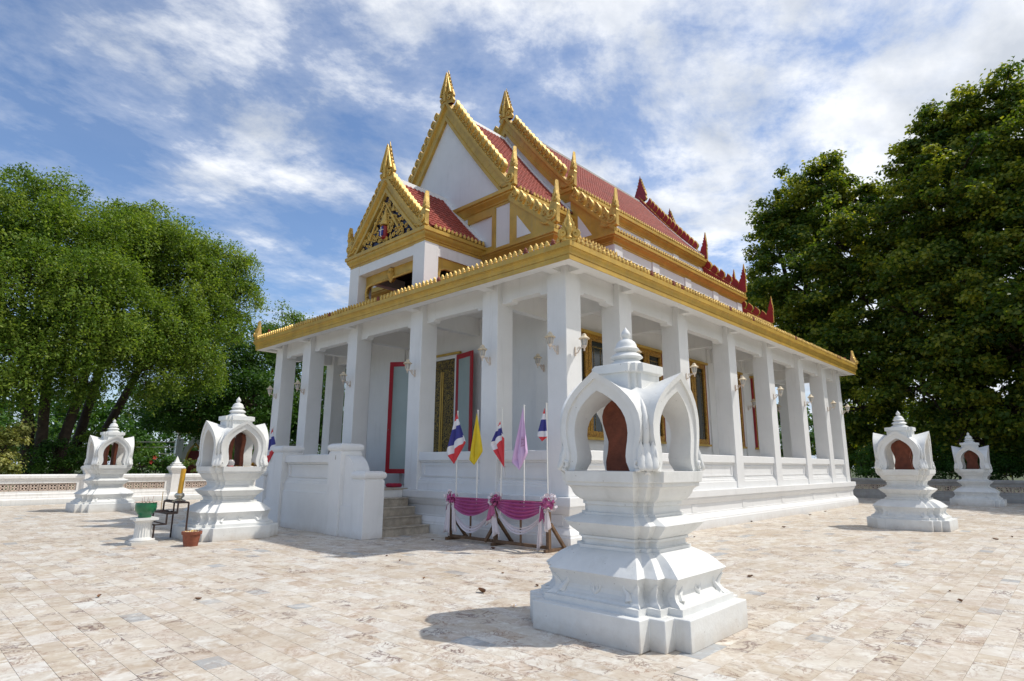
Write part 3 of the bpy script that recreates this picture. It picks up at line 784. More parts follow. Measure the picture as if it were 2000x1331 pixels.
for s in (-1, 1):
    m.tube([(-0.10, s * a, b) for a, b in spiral((0.19, 0.10), 0.095, 0.018, 0.5, 1.5, 14)], 0.03, 5)
    m.tube([(-0.10, s * a, b) for a, b in spiral((0.09, 0.25), 0.075, 0.015, 0.5, 1.5, 12)], 0.026, 5)
    m.tube([(-0.10, s * 0.245, 0.28), (-0.10, s * 0.19, 0.52), (-0.09, s * 0.11, 0.80), (-0.08, s * 0.03, 1.15)], [0.05, 0.045, 0.03, 0.012], 6)
    for k in range(5):
        z = 0.42 + 0.15 * k; w = 0.235 - 0.047 * k
        m.add([(-0.04, s * w, z), (0.04, s * w, z), (0.0, s * (w + 0.05), z + 0.10), (0.0, s * (w - 0.02), z + 0.13)], [(0, 1, 2), (0, 2, 3), (1, 3, 2)])
m.tube([(-0.11, 0, 0.0), (-0.12, 0, 0.35), (-0.10, 0, 0.75), (-0.08, 0, 1.2)], [0.06, 0.07, 0.035, 0.01], 6)
CHOFA = m.mesh('apex_finial', [LEAF, REDP], smooth=35)

def place_ante(p, rz, parent):
    o = obj('antefix', ANTER if random.random() < 0.06 else ANTE, parent)
    M = Matrix.Translation(p) @ Matrix.Rotation(rz, 4, 'Z') @ Matrix.Rotation(R(random.uniform(-4, 4)), 4, 'X') @ Matrix.Diagonal((1, 1, random.uniform(0.9, 1.06), 1))
    o.matrix_basis = M
    return o
def ante_line(a, b, rz, parent):
    a, b = Vector(a), Vector(b); n = max(1, round((b - a).length / 0.155))
    for k in range(n): place_ante(a + (b - a) * ((k + 0.5) / n), rz, parent)
# rz=0 faces -X (front); rz=+90deg faces -Y (long side)
SIDE = math.pi / 2

eav = EX + 0.055, EY + 0.055
ante_line((XC - eav[0], YC - EY, 6.12), (XC - eav[0], YC + EY, 6.12), 0, skirt)
ante_line((XC - EX, YC - eav[1], 6.12), (XC + EX, YC - eav[1], 6.12), SIDE, skirt)

# corner ornament on the lower eave: an upright flame with scrolls, facing out over the corner (local -X)
m = MB()
half_ = [(0.10, -0.02), (0.20, 0.02), (0.28, 0.10), (0.31, 0.20), (0.27, 0.30), (0.19, 0.33), (0.21, 0.40), (0.16, 0.44), (0.17, 0.51), (0.115, 0.56), (0.115, 0.63), (0.065, 0.69), (0.045, 0.82)]
m.plate(half_ + [(0.0, 0.98)] + [(-p, q) for p, q in reversed(half_)], 0.14, fr_local, bevel=0.10)
for s in (-1, 1):
    m.tube([(-0.10, s * p, q) for p, q in spiral((0.185, 0.19), 0.105, 0.02, 1.3, -1.6, 18)], [0.042] * 13 + [0.038, 0.034, 0.03, 0.026, 0.022, 0.02], 6)
    m.tube([(-0.09, s * 0.06, 0.30), (-0.12, s * 0.12, 0.42), (-0.09, s * 0.13, 0.55)], [0.035, 0.03, 0.006], 5)
m.lathe([(0.05, 0.0), (0.11, 0.06), (0.07, 0.14), (0.085, 0.22), (0.12, 0.34), (0.10, 0.44), (0.055, 0.52), (0.06, 0.56), (0.03, 0.66), (0.0, 0.86)], 10, (-0.06, 0, 0))
m.box(-0.12, 0.10, -0.16, 0.16, -0.03, 0.02)
CORN = m.mesh('corner_finial', LEAF, smooth=40)
for sx, sy, a in ((-1, -1, math.pi / 4), (-1, 1, -math.pi / 4), (1, -1, 3 * math.pi / 4), (1, 1, -3 * math.pi / 4)):
    o = obj('corner_finial', CORN, skirt, matrix=Matrix.Translation((XC + sx * (EX - 0.04), YC + sy * (EY - 0.04), 6.15)) @ Matrix.Rotation(a, 4, 'Z') @ Matrix.Diagonal((0.74, 0.74, 0.74, 1)))
    mm = MB(); d = Vector((-sx, -sy, 0)).normalized(); b0 = Vector((XC + sx * (EX - 0.30), YC + sy * (EY - 0.30), 6.2)); q = Vector((-d.y, d.x, 0)) * 0.05
    tri = [b0, b0 + d * 0.40 + Vector((0, 0, 0.05)), b0 + Vector((0, 0, 0.36))]
    mm.add([p + q for p in tri] + [p - q for p in tri], [(0, 1, 2), (3, 5, 4), (0, 3, 4, 1), (1, 4, 5, 2), (2, 5, 3, 0)])
    mm.build('finial_back', REDP, o, recalc=True).matrix_parent_inverse = (Matrix.Translation(Vector((XC + sx * (EX - 0.04), YC + sy * (EY - 0.04), 6.15))) @ Matrix.Rotation(a, 4, 'Z') @ Matrix.Diagonal((0.74, 0.74, 0.74, 1))).inverted()

# ---- cornices
def cornice_prof(zt, h=0.40, p=0.22):
    return [(-0.12, zt - h), (0.02, zt - h), (0.02, zt - 0.83 * h), (0.05, zt - 0.78 * h), (0.055, zt - 0.70 * h), (0.10, zt - 0.55 * h), (0.16 * p / 0.22, zt - 0.42 * h),
            (0.165 * p / 0.22, zt - 0.32 * h), (p - 0.015, zt - 0.30 * h), (p, zt - 0.27 * h), (p, zt), (-0.12, zt + 0.01)]

def rake(half, za, zb, sag, n=40):
    """outer edge of a gable slope as (half width, z) from apex to foot"""
    return [(half * i / n, za + (zb - za) * i / n - sag * 4 * (i / n) * (1 - i / n)) for i in range(n + 1)]
def offset_curve(pts, d, clip0=True):
    """offset inward (down) by d; clip at the axis"""
    out = []
    for i, (h, z) in enumerate(pts):
        a = pts[max(0, i - 1)]; b = pts[min(len(pts) - 1, i + 1)]
        t = Vector((b[0] - a[0], b[1] - a[1])).normalized(); nx, nz = t.y, -t.x
        out.append((h + nx * d, z + nz * d))
    # intersect with axis h = 0
    res = []
    for k in range(len(out)):
        if out[k][0] >= 0:
            if not res and k > 0:
                p, q = out[k - 1], out[k]; f = -p[0] / (q[0] - p[0]); res.append((0.0, p[1] + (q[1] - p[1]) * f))
            elif not res:
                t0 = out[0]; res.append((0.0, t0[1] + (t0[1] - out[1][1]) / max(1e-6, out[1][0] - t0[0]) * t0[0]))
            res.append(out[k])
    return res
def resample(c, n):
    ln = [0]
    for i in range(len(c) - 1): ln.append(ln[-1] + math.hypot(c[i + 1][0] - c[i][0], c[i + 1][1] - c[i][1]))
    out = []
    for k in range(n + 1):
        s = ln[-1] * k / n; i = 0
        while i < len(ln) - 2 and ln[i + 1] < s: i += 1
        f = (s - ln[i]) / max(1e-9, ln[i + 1] - ln[i])
        out.append((c[i][0] + (c[i + 1][0] - c[i][0]) * f, c[i][1] + (c[i + 1][1] - c[i][1]) * f))
    return out
def clip_foot(c, zmin):
    out = []
    for i, p in enumerate(c):
        if p[1] < zmin:
            q = c[i - 1]; f = (q[1] - zmin) / (q[1] - p[1]); out.append((q[0] + (p[0] - q[0]) * f, zmin)); break
        out.append(p)
    return out

def gable(x, half, za, zb, sag, ncrest, tymp_mat=WHITE, band=0.45, tail_s=1.0, chofa_s=1.0, crest_s=1.0):
    """gilded gable front in the plane x, looking towards -X"""
    base = rake(half, za, zb, sag)
    curves = [base] + [clip_foot(offset_curve(base, d), zb - 0.02) for d in (0.10, 0.13, band - 0.12, band - 0.09, band)]
    cs = [resample(c, 30) for c in curves]
    px = [x - 0.17, x - 0.17, x - 0.09, x - 0.09, x - 0.13, x - 0.13]
    mb = MB()
    for s in (-1, 1):
        rows = [[(px[k], YC + s * h, z) for h, z in cs[k]] for k in range(6)]
        rows = [[(x + 0.20, YC + s * h, z) for h, z in cs[0]]] + rows + [[(x + 0.02, YC + s * h, z) for h, z in cs[5]]]
        n = len(rows[0])
        for k in range(len(rows) - 1):
            mi = 0
            mb.add(rows[k] + rows[k + 1], [(i, i + 1, n + i + 1, n + i) for i in range(n - 1)], mi)
        mb.add([(x + 0.20, YC + s * h, z) for h, z in cs[0]] + [(x + 0.20, YC + s * h, z) for h, z in cs[5]], [(i, i + 1, n + i + 1, n + i) for i in range(n - 1)], 1)
        # foot closing face
        mb.add([rows[k][-1] for k in range(len(rows))], [tuple(range(len(rows)))], 0)
    g = part(mb, 'gable', [GOLD, REDP], smooth=30)
    # joints of the gilded facing blocks
    jm = MB(); inner, outer = cs[3], cs[2]
    for s in (-1, 1):
        for k in range(2, 29, 2):
            a, b = outer[k], inner[k]
            d = Vector((0, s * (outer[k][0] - outer[k - 1][0]), outer[k][1] - outer[k - 1][1])).normalized() * 0.005
            A = Vector((x - 0.0925, YC + s * a[0], a[1])); B = Vector((x - 0.0925, YC + s * b[0], b[1]))
            jm.add([A - d, A + d, B + d, B - d], [(0, 1, 2, 3)])
    jm.build('facing_joint', CARVED, g, recalc=False)
    ti = cs[5]; tm = MB()
    pts = [(x - 0.02, YC - h, z) for h, z in ti] + [(x - 0.02, YC + h, z) for h, z in reversed(ti[1:])]
    tm.add(pts + [(x + 0.02, p[1], p[2]) for p in pts], [tuple(range(len(pts))), tuple(range(2 * len(pts) - 1, len(pts) - 1, -1))])
    tm.build('tympanum', tymp_mat, g)
    # crest leaves, tail finials and apex finial
    path = resample(base, 200)
    for s in (-1, 1):
        for k in range(ncrest):
            f = 0.10 + (0.86 - 0.10 if tail_s else 0.86) * (k + 0.5) / ncrest
            i = int(f * 200); p, q = path[i - 1], path[i + 1]
            t = Vector((0, s * (p[0] - q[0]), p[1] - q[1])).normalized()          # up the slope
            nrm = Vector((0, s * abs(t.z), abs(t.y)))
            M = Matrix(((1, t.x, nrm.x, x - 0.04), (0, t.y, nrm.y, YC + s * path[i][0]), (0, t.z, nrm.z, path[i][1]), (0, 0, 0, 1)))
            obj('crest_leaf', CREST, g, matrix=M @ Matrix.Diagonal((1.3, 0.84 * crest_s, 1.0 * crest_s, 1)))
        obj('tail_finial', TAIL, g, matrix=Matrix.Translation((x - 0.06, YC + s * (half - 0.04), zb + 0.05)) @ Matrix.Diagonal((1, s * tail_s, tail_s, 1)))
    obj('apex_finial', CHOFA, g, matrix=Matrix.Translation((x - 0.05, YC, za - 0.10)) @ Matrix.Diagonal((1.15, chofa_s, chofa_s, 1)))
    return g

def half_gable(x, y_in, z_in, y_out, z_out, s, ncrest=5):
    """short gilded slope of a lower roof tier (s = side)"""
    mb = MB()
    tri = [(y_in, z_in), (y_out, z_out + 0.12), (y_out, z_out), (y_in, z_out)]
    fr = lambda a, b, c: (x + c, YC + s * a, b)
    mb.plate([(y_in, z_in), (y_out, z_out + 0.10), (y_out, z_out - 0.02), (y_in, z_out - 0.02)], 0.18, fr, 0, 1, 0)
    # raised rim towards the slope
    mb.plate([(y_in, z_in + 0.02), (y_out, z_out + 0.14), (y_out, z_out + 0.02), (y_in, z_in - 0.12)], 0.30, fr, 0, 1, 0)
    g = part(mb, 'half_gable', [GOLD, REDP])
    ins = MB(); h = z_in - z_out
    ins.plate([(y_in + 0.30, z_out + 0.12), (y_in + 0.30, z_out + h * 0.55), (y_in + 0.85, z_out + 0.12)], 0.20, fr)
    ins.build('inset_panel', WHITE, g)
    d = Vector((0, s * (y_in - y_out), z_in - z_out - 0.10)).normalized(); nrm = Vector((0, s * abs(d.z), abs(d.y)))
    for k in range(ncrest):
        f = (k + 0.35) / (ncrest + 0.9)
        y = y_in + (y_out - y_in) * f; z = z_in + (z_out + 0.1 - z_in) * f
        obj('crest_leaf', CREST, g, matrix=Matrix(((1, d.x, nrm.x, x - 0.06), (0, d.y, nrm.y, YC + s * y), (0, d.z, nrm.z, z + 0.02), (0, 0, 0, 1))))
    obj('tail_finial', TAIL, g, matrix=Matrix.Translation((x - 0.06, YC + s * (y_out - 0.02), z_out + 0.22)) @ Matrix.Diagonal((1, s, 1, 1)))
    return g

def mirrored(g):
    c = copy_tree(g, temple); c.matrix_basis = MIRX @ g.matrix_basis
    return c

# ---- the two main roof sections
HU, HL = 3.25, 4.87
stuff_ante = []
def section(xa, zu, zl, za, zr, tiles_x, name, side_ante):
    hx = XC - xa
    # lower storey wall and cornice
    mb = MB(); mb.box(xa, 2 * XC - xa, YC - HL + 0.22, YC + HL - 0.22, 6.4, zl - 0.02)
    part(mb, 'clerestory_wall', WHITE)
    mb = MB(); sweep(mb, rect(hx, HL - 0.22), cornice_prof(zl, 0.33), closed=True)
    part(mb, 'lower_cornice', GOLD, smooth=25)
    # shallow lower roof tier
    mb = MB()
    for s in (-1, 1):
        mb.add([(xa, YC + s * HL, zl + 0.03), (2 * XC - xa, YC + s * HL, zl + 0.03), (2 * XC - xa, YC + s * (HU - 0.25), zl + 0.50), (xa, YC + s * (HU - 0.25), zl + 0.50)], [(0, 1, 2, 3)])
    part(mb, 'lower_roof', TILE)
    # upper wall, cornice
    mb = MB(); mb.box(xa + 0.002, 2 * XC - xa - 0.002, YC - HU + 0.22, YC + HU - 0.22, zl - 0.04, zu - 0.02)
    part(mb, 'upper_wall', WHITE)
    mb = MB(); sweep(mb, rect(hx, HU - 0.22), cornice_prof(zu, 0.40), closed=True)
    part(mb, 'upper_cornice', GOLD, smooth=25)
    # pilasters on both wall strips
    for z0, z1, yy in ((6.5, zl - 0.33, HL - 0.22), (zl + 0.3, zu - 0.40, HU - 0.22)):
        mbq = MB(); mbq.box(-0.22, 0.22, -0.05, 0.04, z0, z1 - 0.003); me = mbq.mesh('wall_pilaster', WHITE)
        nn = max(2, round(2 * hx / 2.45))
        for k in range(nn + 1):
            xx = xa + 0.23 + (2 * hx - 0.46) * k / nn
            obj('wall_pilaster', me, temple, matrix=Matrix.Translation((xx, YC - yy - 0.002, 0)))
    # gable ends
    g = gable(xa, HU - 0.02, za, zu + 0.05, 0.10, 14)
    mirrored(g)
    for s in (-1, 1):
        hg = half_gable(xa - 0.03, HU - 0.15, zu - 0.30, HL - 0.03, zl + 0.01, s)
        mirrored(hg)
    return g

g1 = section(11.95, 9.73, 7.92, 14.08, 13.80, None, 'front', True)
g2 = section(14.90, 10.77, 8.74, 14.86, 14.56, None, 'main', True)

# front wall strips with gilded panels of the lower section
for s in (-1, 1):
    mb = MB()
    a, b = sorted((YC + s * 2.30, YC + s * 2.42)); mb.box(11.88, 11.955, a, b, 7.92, 9.32)
    a, b = sorted((YC + s * 1.2, YC + s * 2.30)); mb.box(11.88, 11.955, a, b, 9.10, 9.32); mb.box(11.88, 11.955, a, b, 7.92, 8.10)
    part(mb, 'gilded_panel_frame', GOLD)

# roofs of the two sections
def main_roof(x0, x1, zr, zu, skip=None):
    pts, L = slope_points((0.02, zr), (HU - 0.09, zu + 0.11), 0.10, 26)
    mb = MB()
    for s in (-1, 1): slope_sheet(mb, x0, x1, pts, s)
    o = part(mb, 'roof_slope', TILE)
    ms = []
    for s in (-1, 1):
        for (a, b) in ([(x0, x1)] if not skip else skip): ms += tile_matrices(a, b, pts, s)
    tile_stuff(ms, o)
    mr = MB()
    mr.loft([[(x, YC + a, zr + b) for a, b in ((-0.11, -0.10), (-0.08, 0.05), (0.08, 0.05), (0.11, -0.10))] for x in (x0, x1)], True)
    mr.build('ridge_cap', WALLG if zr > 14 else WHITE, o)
    return o
r1 = main_roof(12.0, 27.48, 13.80, 9.73, skip=[(12.1, 14.86), (24.62, 27.38)])
r2 = main_roof(14.95, 24.53, 14.56, 10.77)
# white verge strips where the lower roof runs into the higher gable
pts, L = slope_points((0.0, 13.86), (HU - 0.07, 9.88), 0.10, 20)
for x0, x1 in ((14.60, 14.90), (24.58, 24.88)):
    mb = MB()
    for s in (-1, 1):
        vs_ = []
        for h, z in pts: vs_ += [(x0, YC + s * h, z), (x1, YC + s * h, z), (x1, YC + s * h, z + 0.05), (x0, YC + s * h, z + 0.05)]
        mb.add(vs_, [(4 * i + a, 4 * i + b, 4 * i + 4 + b, 4 * i + 4 + a) for i in range(len(pts) - 1) for a, b in ((0, 1), (1, 2), (2, 3), (3, 0))])
    part(mb, 'verge_strip', WHITE)

pts, L = slope_points((0.0, 14.61), (HU - 0.07, 10.92), 0.10, 20)
mb = MB()
for s in (-1, 1):
    vs_ = []
    for h, z in pts: vs_ += [(24.30, YC + s * h, z), (24.54, YC + s * h, z), (24.54, YC + s * h, z + 0.05), (24.30, YC + s * h, z + 0.05)]
    mb.add(vs_, [(4 * i + a, 4 * i + b, 4 * i + 4 + b, 4 * i + 4 + a) for i in range(len(pts) - 1) for a, b in ((0, 1), (1, 2), (2, 3), (3, 0))])
part(mb, 'verge_strip', WHITE)

# antefixes on the tier cornices
for y_, z_, xs in ((HL, 7.93, (11.8, 14.85)), (HU, 9.75, (11.95, 14.6))):
    ante_line((xs[0], YC - y_ + 0.03, z_), (xs[1], YC - y_ + 0.03, z_), SIDE, r1)
def ante_stuff(lines, parent):
    vv = []; ff = []
    base = [tuple(v.co) for v in ANTE.vertices]; bf = [tuple(p.vertices) for p in ANTE.polygons]
    for a, b in lines:
        a, b = Vector(a), Vector(b); n = round((b - a).length / 0.155)
        for k in range(n):
            M = Matrix.Translation(a + (b - a) * ((k + 0.5) / n)) @ Matrix.Rotation(SIDE, 4, 'Z')
            o = len(vv); vv += [tuple(M @ Vector(p)) for p in base]; ff += [tuple(i + o for i in f) for f in bf]
    me = bpy.data.meshes.new('antefix_row'); me.from_pydata(vv, [], ff); me.materials.append(LEAF)
    tag(obj('antefix_row', me, parent), kind='stuff')
ante_stuff([((14.75, YC - HL + 0.03, 8.75), (24.7, YC - HL + 0.03, 8.75)), ((15.05, YC - HU + 0.03, 10.79), (24.45, YC - HU + 0.03, 10.79)),
            ((24.7, YC - HL + 0.03, 7.93), (27.6, YC - HL + 0.03, 7.93)), ((24.8, YC - HU + 0.03, 9.75), (27.5, YC - HU + 0.03, 9.75))], r2)

# ---- front porch gable
def porch():
    x0, x1 = 9.65, 11.95; hc = 1.92
    for s in (-1, 1):
        a, b = sorted((YC + s * hc, YC + s * (hc - 0.52)))
        mb = MB(); mb.box(x0, x0 + 0.50, a, b, 6.0, 7.76); part(mb, 'porch_column', WHITE, bevel=0.01)
        mb = MB(); a, b = sorted((YC + s * (hc - 0.02), YC + s * (hc - 0.28))); mb.box(x0 + 0.50, x1, a, b, 7.42, 7.76); part(mb, 'porch_beam', WHITE)
    mb = MB(); mb.box(x0 + 0.02, x0 + 0.28, YC - hc + 0.52, YC + hc - 0.52, 7.45, 7.76); part(mb, 'porch_beam', WHITE)
    mb = MB(); sweep(mb, [(x1, YC + hc - 0.02), (x0 + 0.02, YC + hc - 0.02), (x0 + 0.02, YC - hc + 0.02), (x1, YC - hc + 0.02)], [(-o, z) if False else (o, z) for o, z in cornice_prof(8.13, 0.38, 0.16)])
    part(mb, 'porch_cornice', GOLD, smooth=25)
    mb = MB(); mb.box(x0 + 0.02, x1, YC - hc + 0.03, YC + hc - 0.03, 7.765, 7.80); part(mb, 'porch_ceiling', DARK)
    mb = MB(); mb.box(x1 - 0.35, x1 - 0.2, YC - hc + 0.3, YC + hc - 0.3, 6.3, 7.76); part(mb, 'porch_back_wall', DARK)
    # gilded ogee boards in the openings
    def ogee(w, h):
        pts = [(-w, 0), (-w, h), (w, h), (w, 0), (w - 0.10, 0.0), (w - 0.12, 0.35 * h), (w - 0.05, 0.5 * h), (w - 0.10, 0.66 * h), (w - 0.26, 0.72 * h), (0.12, 0.72 * h), (0.0, 0.62 * h),
               (-0.12, 0.72 * h), (-w + 0.26, 0.72 * h), (-w + 0.10, 0.66 * h), (-w + 0.05, 0.5 * h), (-w + 0.12, 0.35 * h), (-w + 0.10, 0)]
        return pts
    mb = MB(); w = hc - 0.53
    mb.plate(ogee(w, 1.15), 0.08, lambda a, b, c: (x0 + 0.32 + c, YC + a, 6.30 + b))
    o = part(mb, 'ogee_board', GOLD)
    mb = MB()
    pts = ogee(w, 1.15)[4:-1]
    mb.tube([(x0 + 0.26, YC + a, 6.30 + b) for a, b in pts], 0.045, 6)
    mb.tube([(x0 + 0.26, YC + a, 6.30 + b) for a, b in spiral((w - 0.13, 0.30), 0.10, 0.02, 0, 1.5, 14)], 0.035, 5)
    mb.tube([(x0 + 0.26, YC - a, 6.30 + b) for a, b in spiral((w - 0.13, 0.30), 0.10, 0.02, 0, 1.5, 14)], 0.035, 5)
    for s in (-1, 1):
        for k in range(3):
            mb.tube([(x0 + 0.25, YC + s * (w - 0.18), 6.55 + 0.1 * k), (x0 + 0.23, YC + s * (w - 0.12), 6.66 + 0.1 * k), (x0 + 0.26, YC + s * (w - 0.04), 6.78 + 0.1 * k)], [0.05, 0.04, 0.008], 5)
    mb.lathe([(0.02, -0.14), (0.09, -0.06), (0.14, 0.04), (0.08, 0.14), (0.10, 0.2), (0.0, 0.28)], 8, (x0 + 0.25, YC, 7.20))
    mb.build('scroll_moulding', LEAF, o, smooth=40)
    mb = MB()
    w2 = (x1 - x0 - 0.5) / 2; xm = (x0 + 0.5 + x1) / 2
    mb.plate(ogee(w2, 1.12), 0.08, lambda a, b, c: (xm + a, YC - hc + 0.10 + c, 6.30 + b))
    o = part(mb, 'ogee_board', GOLD)
    mb = MB(); mb.tube([(xm + a, YC - hc + 0.04, 6.30 + b) for a, b in ogee(w2, 1.12)[4:-1]], 0.045, 6); mb.build('scroll_moulding', LEAF, o, smooth=40)
    g = gable(9.68, 1.98, 10.36, 8.17, 0.06, 10, tymp_mat=BLUE, band=0.36, tail_s=0.80, chofa_s=0.98, crest_s=0.78)
    # roof
    pts, L = slope_points((0.02, 10.30), (1.96, 8.24), 0.05, 14)
    mb = MB()
    for s in (-1, 1): slope_sheet(mb, 9.8, 11.95, pts, s)
    o = part(mb, 'porch_roof', TILE)
    for M in tile_matrices(9.84, 11.80, pts, -1): obj('roof_tile', tile_me, o, matrix=M)
    tile_stuff(tile_matrices(9.84, 11.80, pts, 1), o)
    mr = MB(); mr.loft([[(x, YC + a, 10.30 + b) for a, b in ((-0.11, -0.10), (-0.08, 0.09), (0.08, 0.09), (0.11, -0.10))] for x in (9.8, 11.94)], True); mr.build('ridge_cap', WHITE, o)
    mv = MB()
    for s in (-1, 1):
        vs = []
        for h, z in pts: vs += [(11.72, YC + s * h, z + 0.03), (11.95, YC + s * h, z + 0.03), (11.95, YC + s * h, z + 0.09), (11.72, YC + s * h, z + 0.09)]
        mv.add(vs, [(4 * i + a, 4 * i + b, 4 * i + 4 + b, 4 * i + 4 + a) for i in range(len(pts) - 1) for a, b in ((0, 1), (1, 2), (2, 3), (3, 0))])
    mv.build('verge_strip', WHITE, o)
    ante_line((9.85, YC - 2.05, 8.14), (11.85, YC - 2.05, 8.14), SIDE, o)
    # carved relief filling the tympanum
    rnd = random.Random(3); rm = MB(); fx = 9.68
    def inside(a, b):        # triangle: apex (0,9.80), foot (+-1.38, 8.22)
        return b > 8.24 and abs(a) < (9.80 - b) / 1.58 * 1.36 - 0.03
    n = 0; seen = []
    while n < 95:
        a = rnd.uniform(-1.35, 1.35); b = rnd.uniform(8.24, 9.75)
        if not inside(a, b): continue
        if any((a - p) ** 2 + (b - q) ** 2 < 0.0085 for p, q in seen) and rnd.random() < 0.93: continue
        seen.append((a, b)); r = rnd.uniform(0.05, 0.085); s = rnd.choice((-1, 1)); a0 = rnd.uniform(0, 6.28); d = rnd.uniform(0.03, 0.07)
        pts = [(p, q) for p, q in spiral((a, b), r, 0.012, a0, s * 1.5, 11)]
        rm.tube([(fx - 0.03 - d * (1 - i / 16), YC + p, q) for i, (p, q) in enumerate(pts)], [0.020] * 8 + [0.017, 0.014, 0.012, 0.010], 5)
        t = a0 + rnd.uniform(-0.5, 0.5)
        rm.tube([(fx - 0.05, YC + a + r * math.cos(t), b + r * math.sin(t)), (fx - 0.09, YC + a + 1.5 * r * math.cos(t + 0.5 * s), b + 1.5 * r * math.sin(t + 0.5 * s)),
                 (fx - 0.04, YC + a + 1.9 * r * math.cos(t + s), b + 1.9 * r * math.sin(t + s))], [0.022, 0.018, 0.004], 5)
        n += 1
    tag(rm.build('relief_carving', LEAF, g, smooth=45), kind='stuff')
    em = MB()
    for s in (-1, 1):          # crossed staffs
        em.tube([(fx - 0.12, YC + s * 0.04, 9.42), (fx - 0.13, YC - 0.0 + s * 0.42, 8.90)], 0.026, 8)
        em.tube([(fx - 0.13, YC + s * 0.44, 8.87), (fx - 0.12, YC + s * 0.76, 8.42)], 0.036, 8)
        em.lathe([(0.05, -0.04), (0.06, 0), (0.05, 0.04)], 8, (fx - 0.13, YC + s * 0.43, 8.885))
    em.lathe([(0.16, 8.72), (0.14, 8.78), (0.15, 8.82), (0.115, 8.88), (0.12, 8.92), (0.09, 8.98), (0.09, 9.02), (0.06, 9.08), (0.055, 9.14), (0.03, 9.22), (0.012, 9.36), (0.0, 9.42)], 10, (fx - 0.08, YC, 0))
    em.build('crown_and_staffs', LEAF, g, smooth=40)
    sh = MB()
    sh.lathe([(0.02, 8.28), (0.10, 8.31), (0.125, 8.42), (0.125, 8.62), (0.10, 8.68), (0.0, 8.70)], 14, (fx - 0.09, YC, 0))
    shield = sh.build('crest_shield', REDP, g, smooth=40)
    sb = MB()
    for zz, yy, ww, hh in ((8.36, -0.09, 0.07, 0.16), (8.36, 0.02, 0.07, 0.16), (8.55, -0.09, 0.06, 0.1)):
        sb.box(fx - 0.225, fx - 0.195, YC + yy, YC + yy + ww, zz, zz + hh)
    sb.build('shield_charge', FBLUE, shield)
    sb = MB(); sb.box(fx - 0.228, fx - 0.192, YC - 0.016, YC + 0.014, 8.33, 8.62); sb.box(fx - 0.228, fx - 0.192, YC - 0.10, YC + 0.10, 8.525, 8.545)
    sb.build('shield_bars', PWHITE, shield)
    return g
pg = porch()
mirrored(pg)

# ---- landing with side steps in front of the door
lx0, lx1 = 7.62, 9.54
mb = MB()
mb.box(8.08, lx1, YC - 1.50, YC + 1.50, 0.0, 0.975)
landing = part(mb, 'landing', WHITE)
mb = MB(); mb.box(8.08, lx1 + 0.15, YC - 1.52, YC + 1.52, 0.977, 1.02); mb.build('landing_slab', MARBLE, landing)
for s in (-1, 1):
    for k in range(4):
        y0 = YC + s * (1.53 + 0.29 * k); y1 = YC + s * (1.53 + 0.29 * (k + 1)); zt = 0.80 - 0.2 * k
        a, b = sorted((y0, y1)); mm = MB(); mm.box(8.10, 9.50, a, b, 0.0, zt - 0.035); st = part(mm, 'step', MARBLE)
        a, b = sorted((y0 - s * 0.005, y1 + s * 0.03)); mm = MB(); mm.box(8.09, 9.50, a, b, zt - 0.034, zt); mm.build('tread', MARBLE, st, bevel=0.01)
# wall of the landing, with newels and quarter-round wings
mb = MB()
wprof = [(0.0, 0.0), (0.0, 0.93), (0.03, 0.94), (0.03, 1.14), (0.06, 1.15), (0.06, 1.20), (0.09, 1.21), (0.09, 1.25), (0.11, 1.27), (0.11, 1.60), (0.07, 1.62), (0.07, 1.655),
         (0.01, 1.66), (0.01, 1.83), (0.03, 1.84), (0.44, 1.84), (0.44, 0.0)]
mb.loft([[(lx0 + o, y, z) for o, z in wprof] for y in (YC - 1.2, YC + 1.2)], True)
lw = part(mb, 'landing_wall', WHITE)
fr = MB(); y0, y1, z0, z1 = YC - 1.1, YC + 1.1, 1.29, 1.585
for (p0, p1, q0, q1) in ((y0, y1, z1 - 0.03, z1), (y0, y1, z0, z0 + 0.03), (y0, y0 + 0.09, z0 + 0.03, z1 - 0.03), (y1 - 0.09, y1, z0 + 0.03, z1 - 0.03)):
    fr.box(lx0 + 0.085, lx0 + 0.112, p0, p1, q0, q1)
fr.build('panel_frame', WHITE, lw)
def newel(y, h, x0, x1, hw):
    mb = MB(); xm = (x0 + x1) / 2; hx = (x1 - x0) / 2
    def rr(dx, z): return [(xm - hx - dx, y - hw - dx, z), (xm + hx + dx, y - hw - dx, z), (xm + hx + dx, y + hw + dx, z), (xm - hx - dx, y + hw + dx, z)]
    mb.loft([rr(0, 0), rr(0, h - 0.22), rr(-0.02, h - 0.19), rr(-0.02, h - 0.17), rr(0.015, h - 0.155), rr(0.032, h - 0.11), rr(0.032, h - 0.07), rr(0.015, h - 0.03), rr(-0.01, h - 0.018), rr(-0.03, h - 0.015), rr(-0.03, h)], True)
    return part(mb, 'newel', WHITE, bevel=0.012)
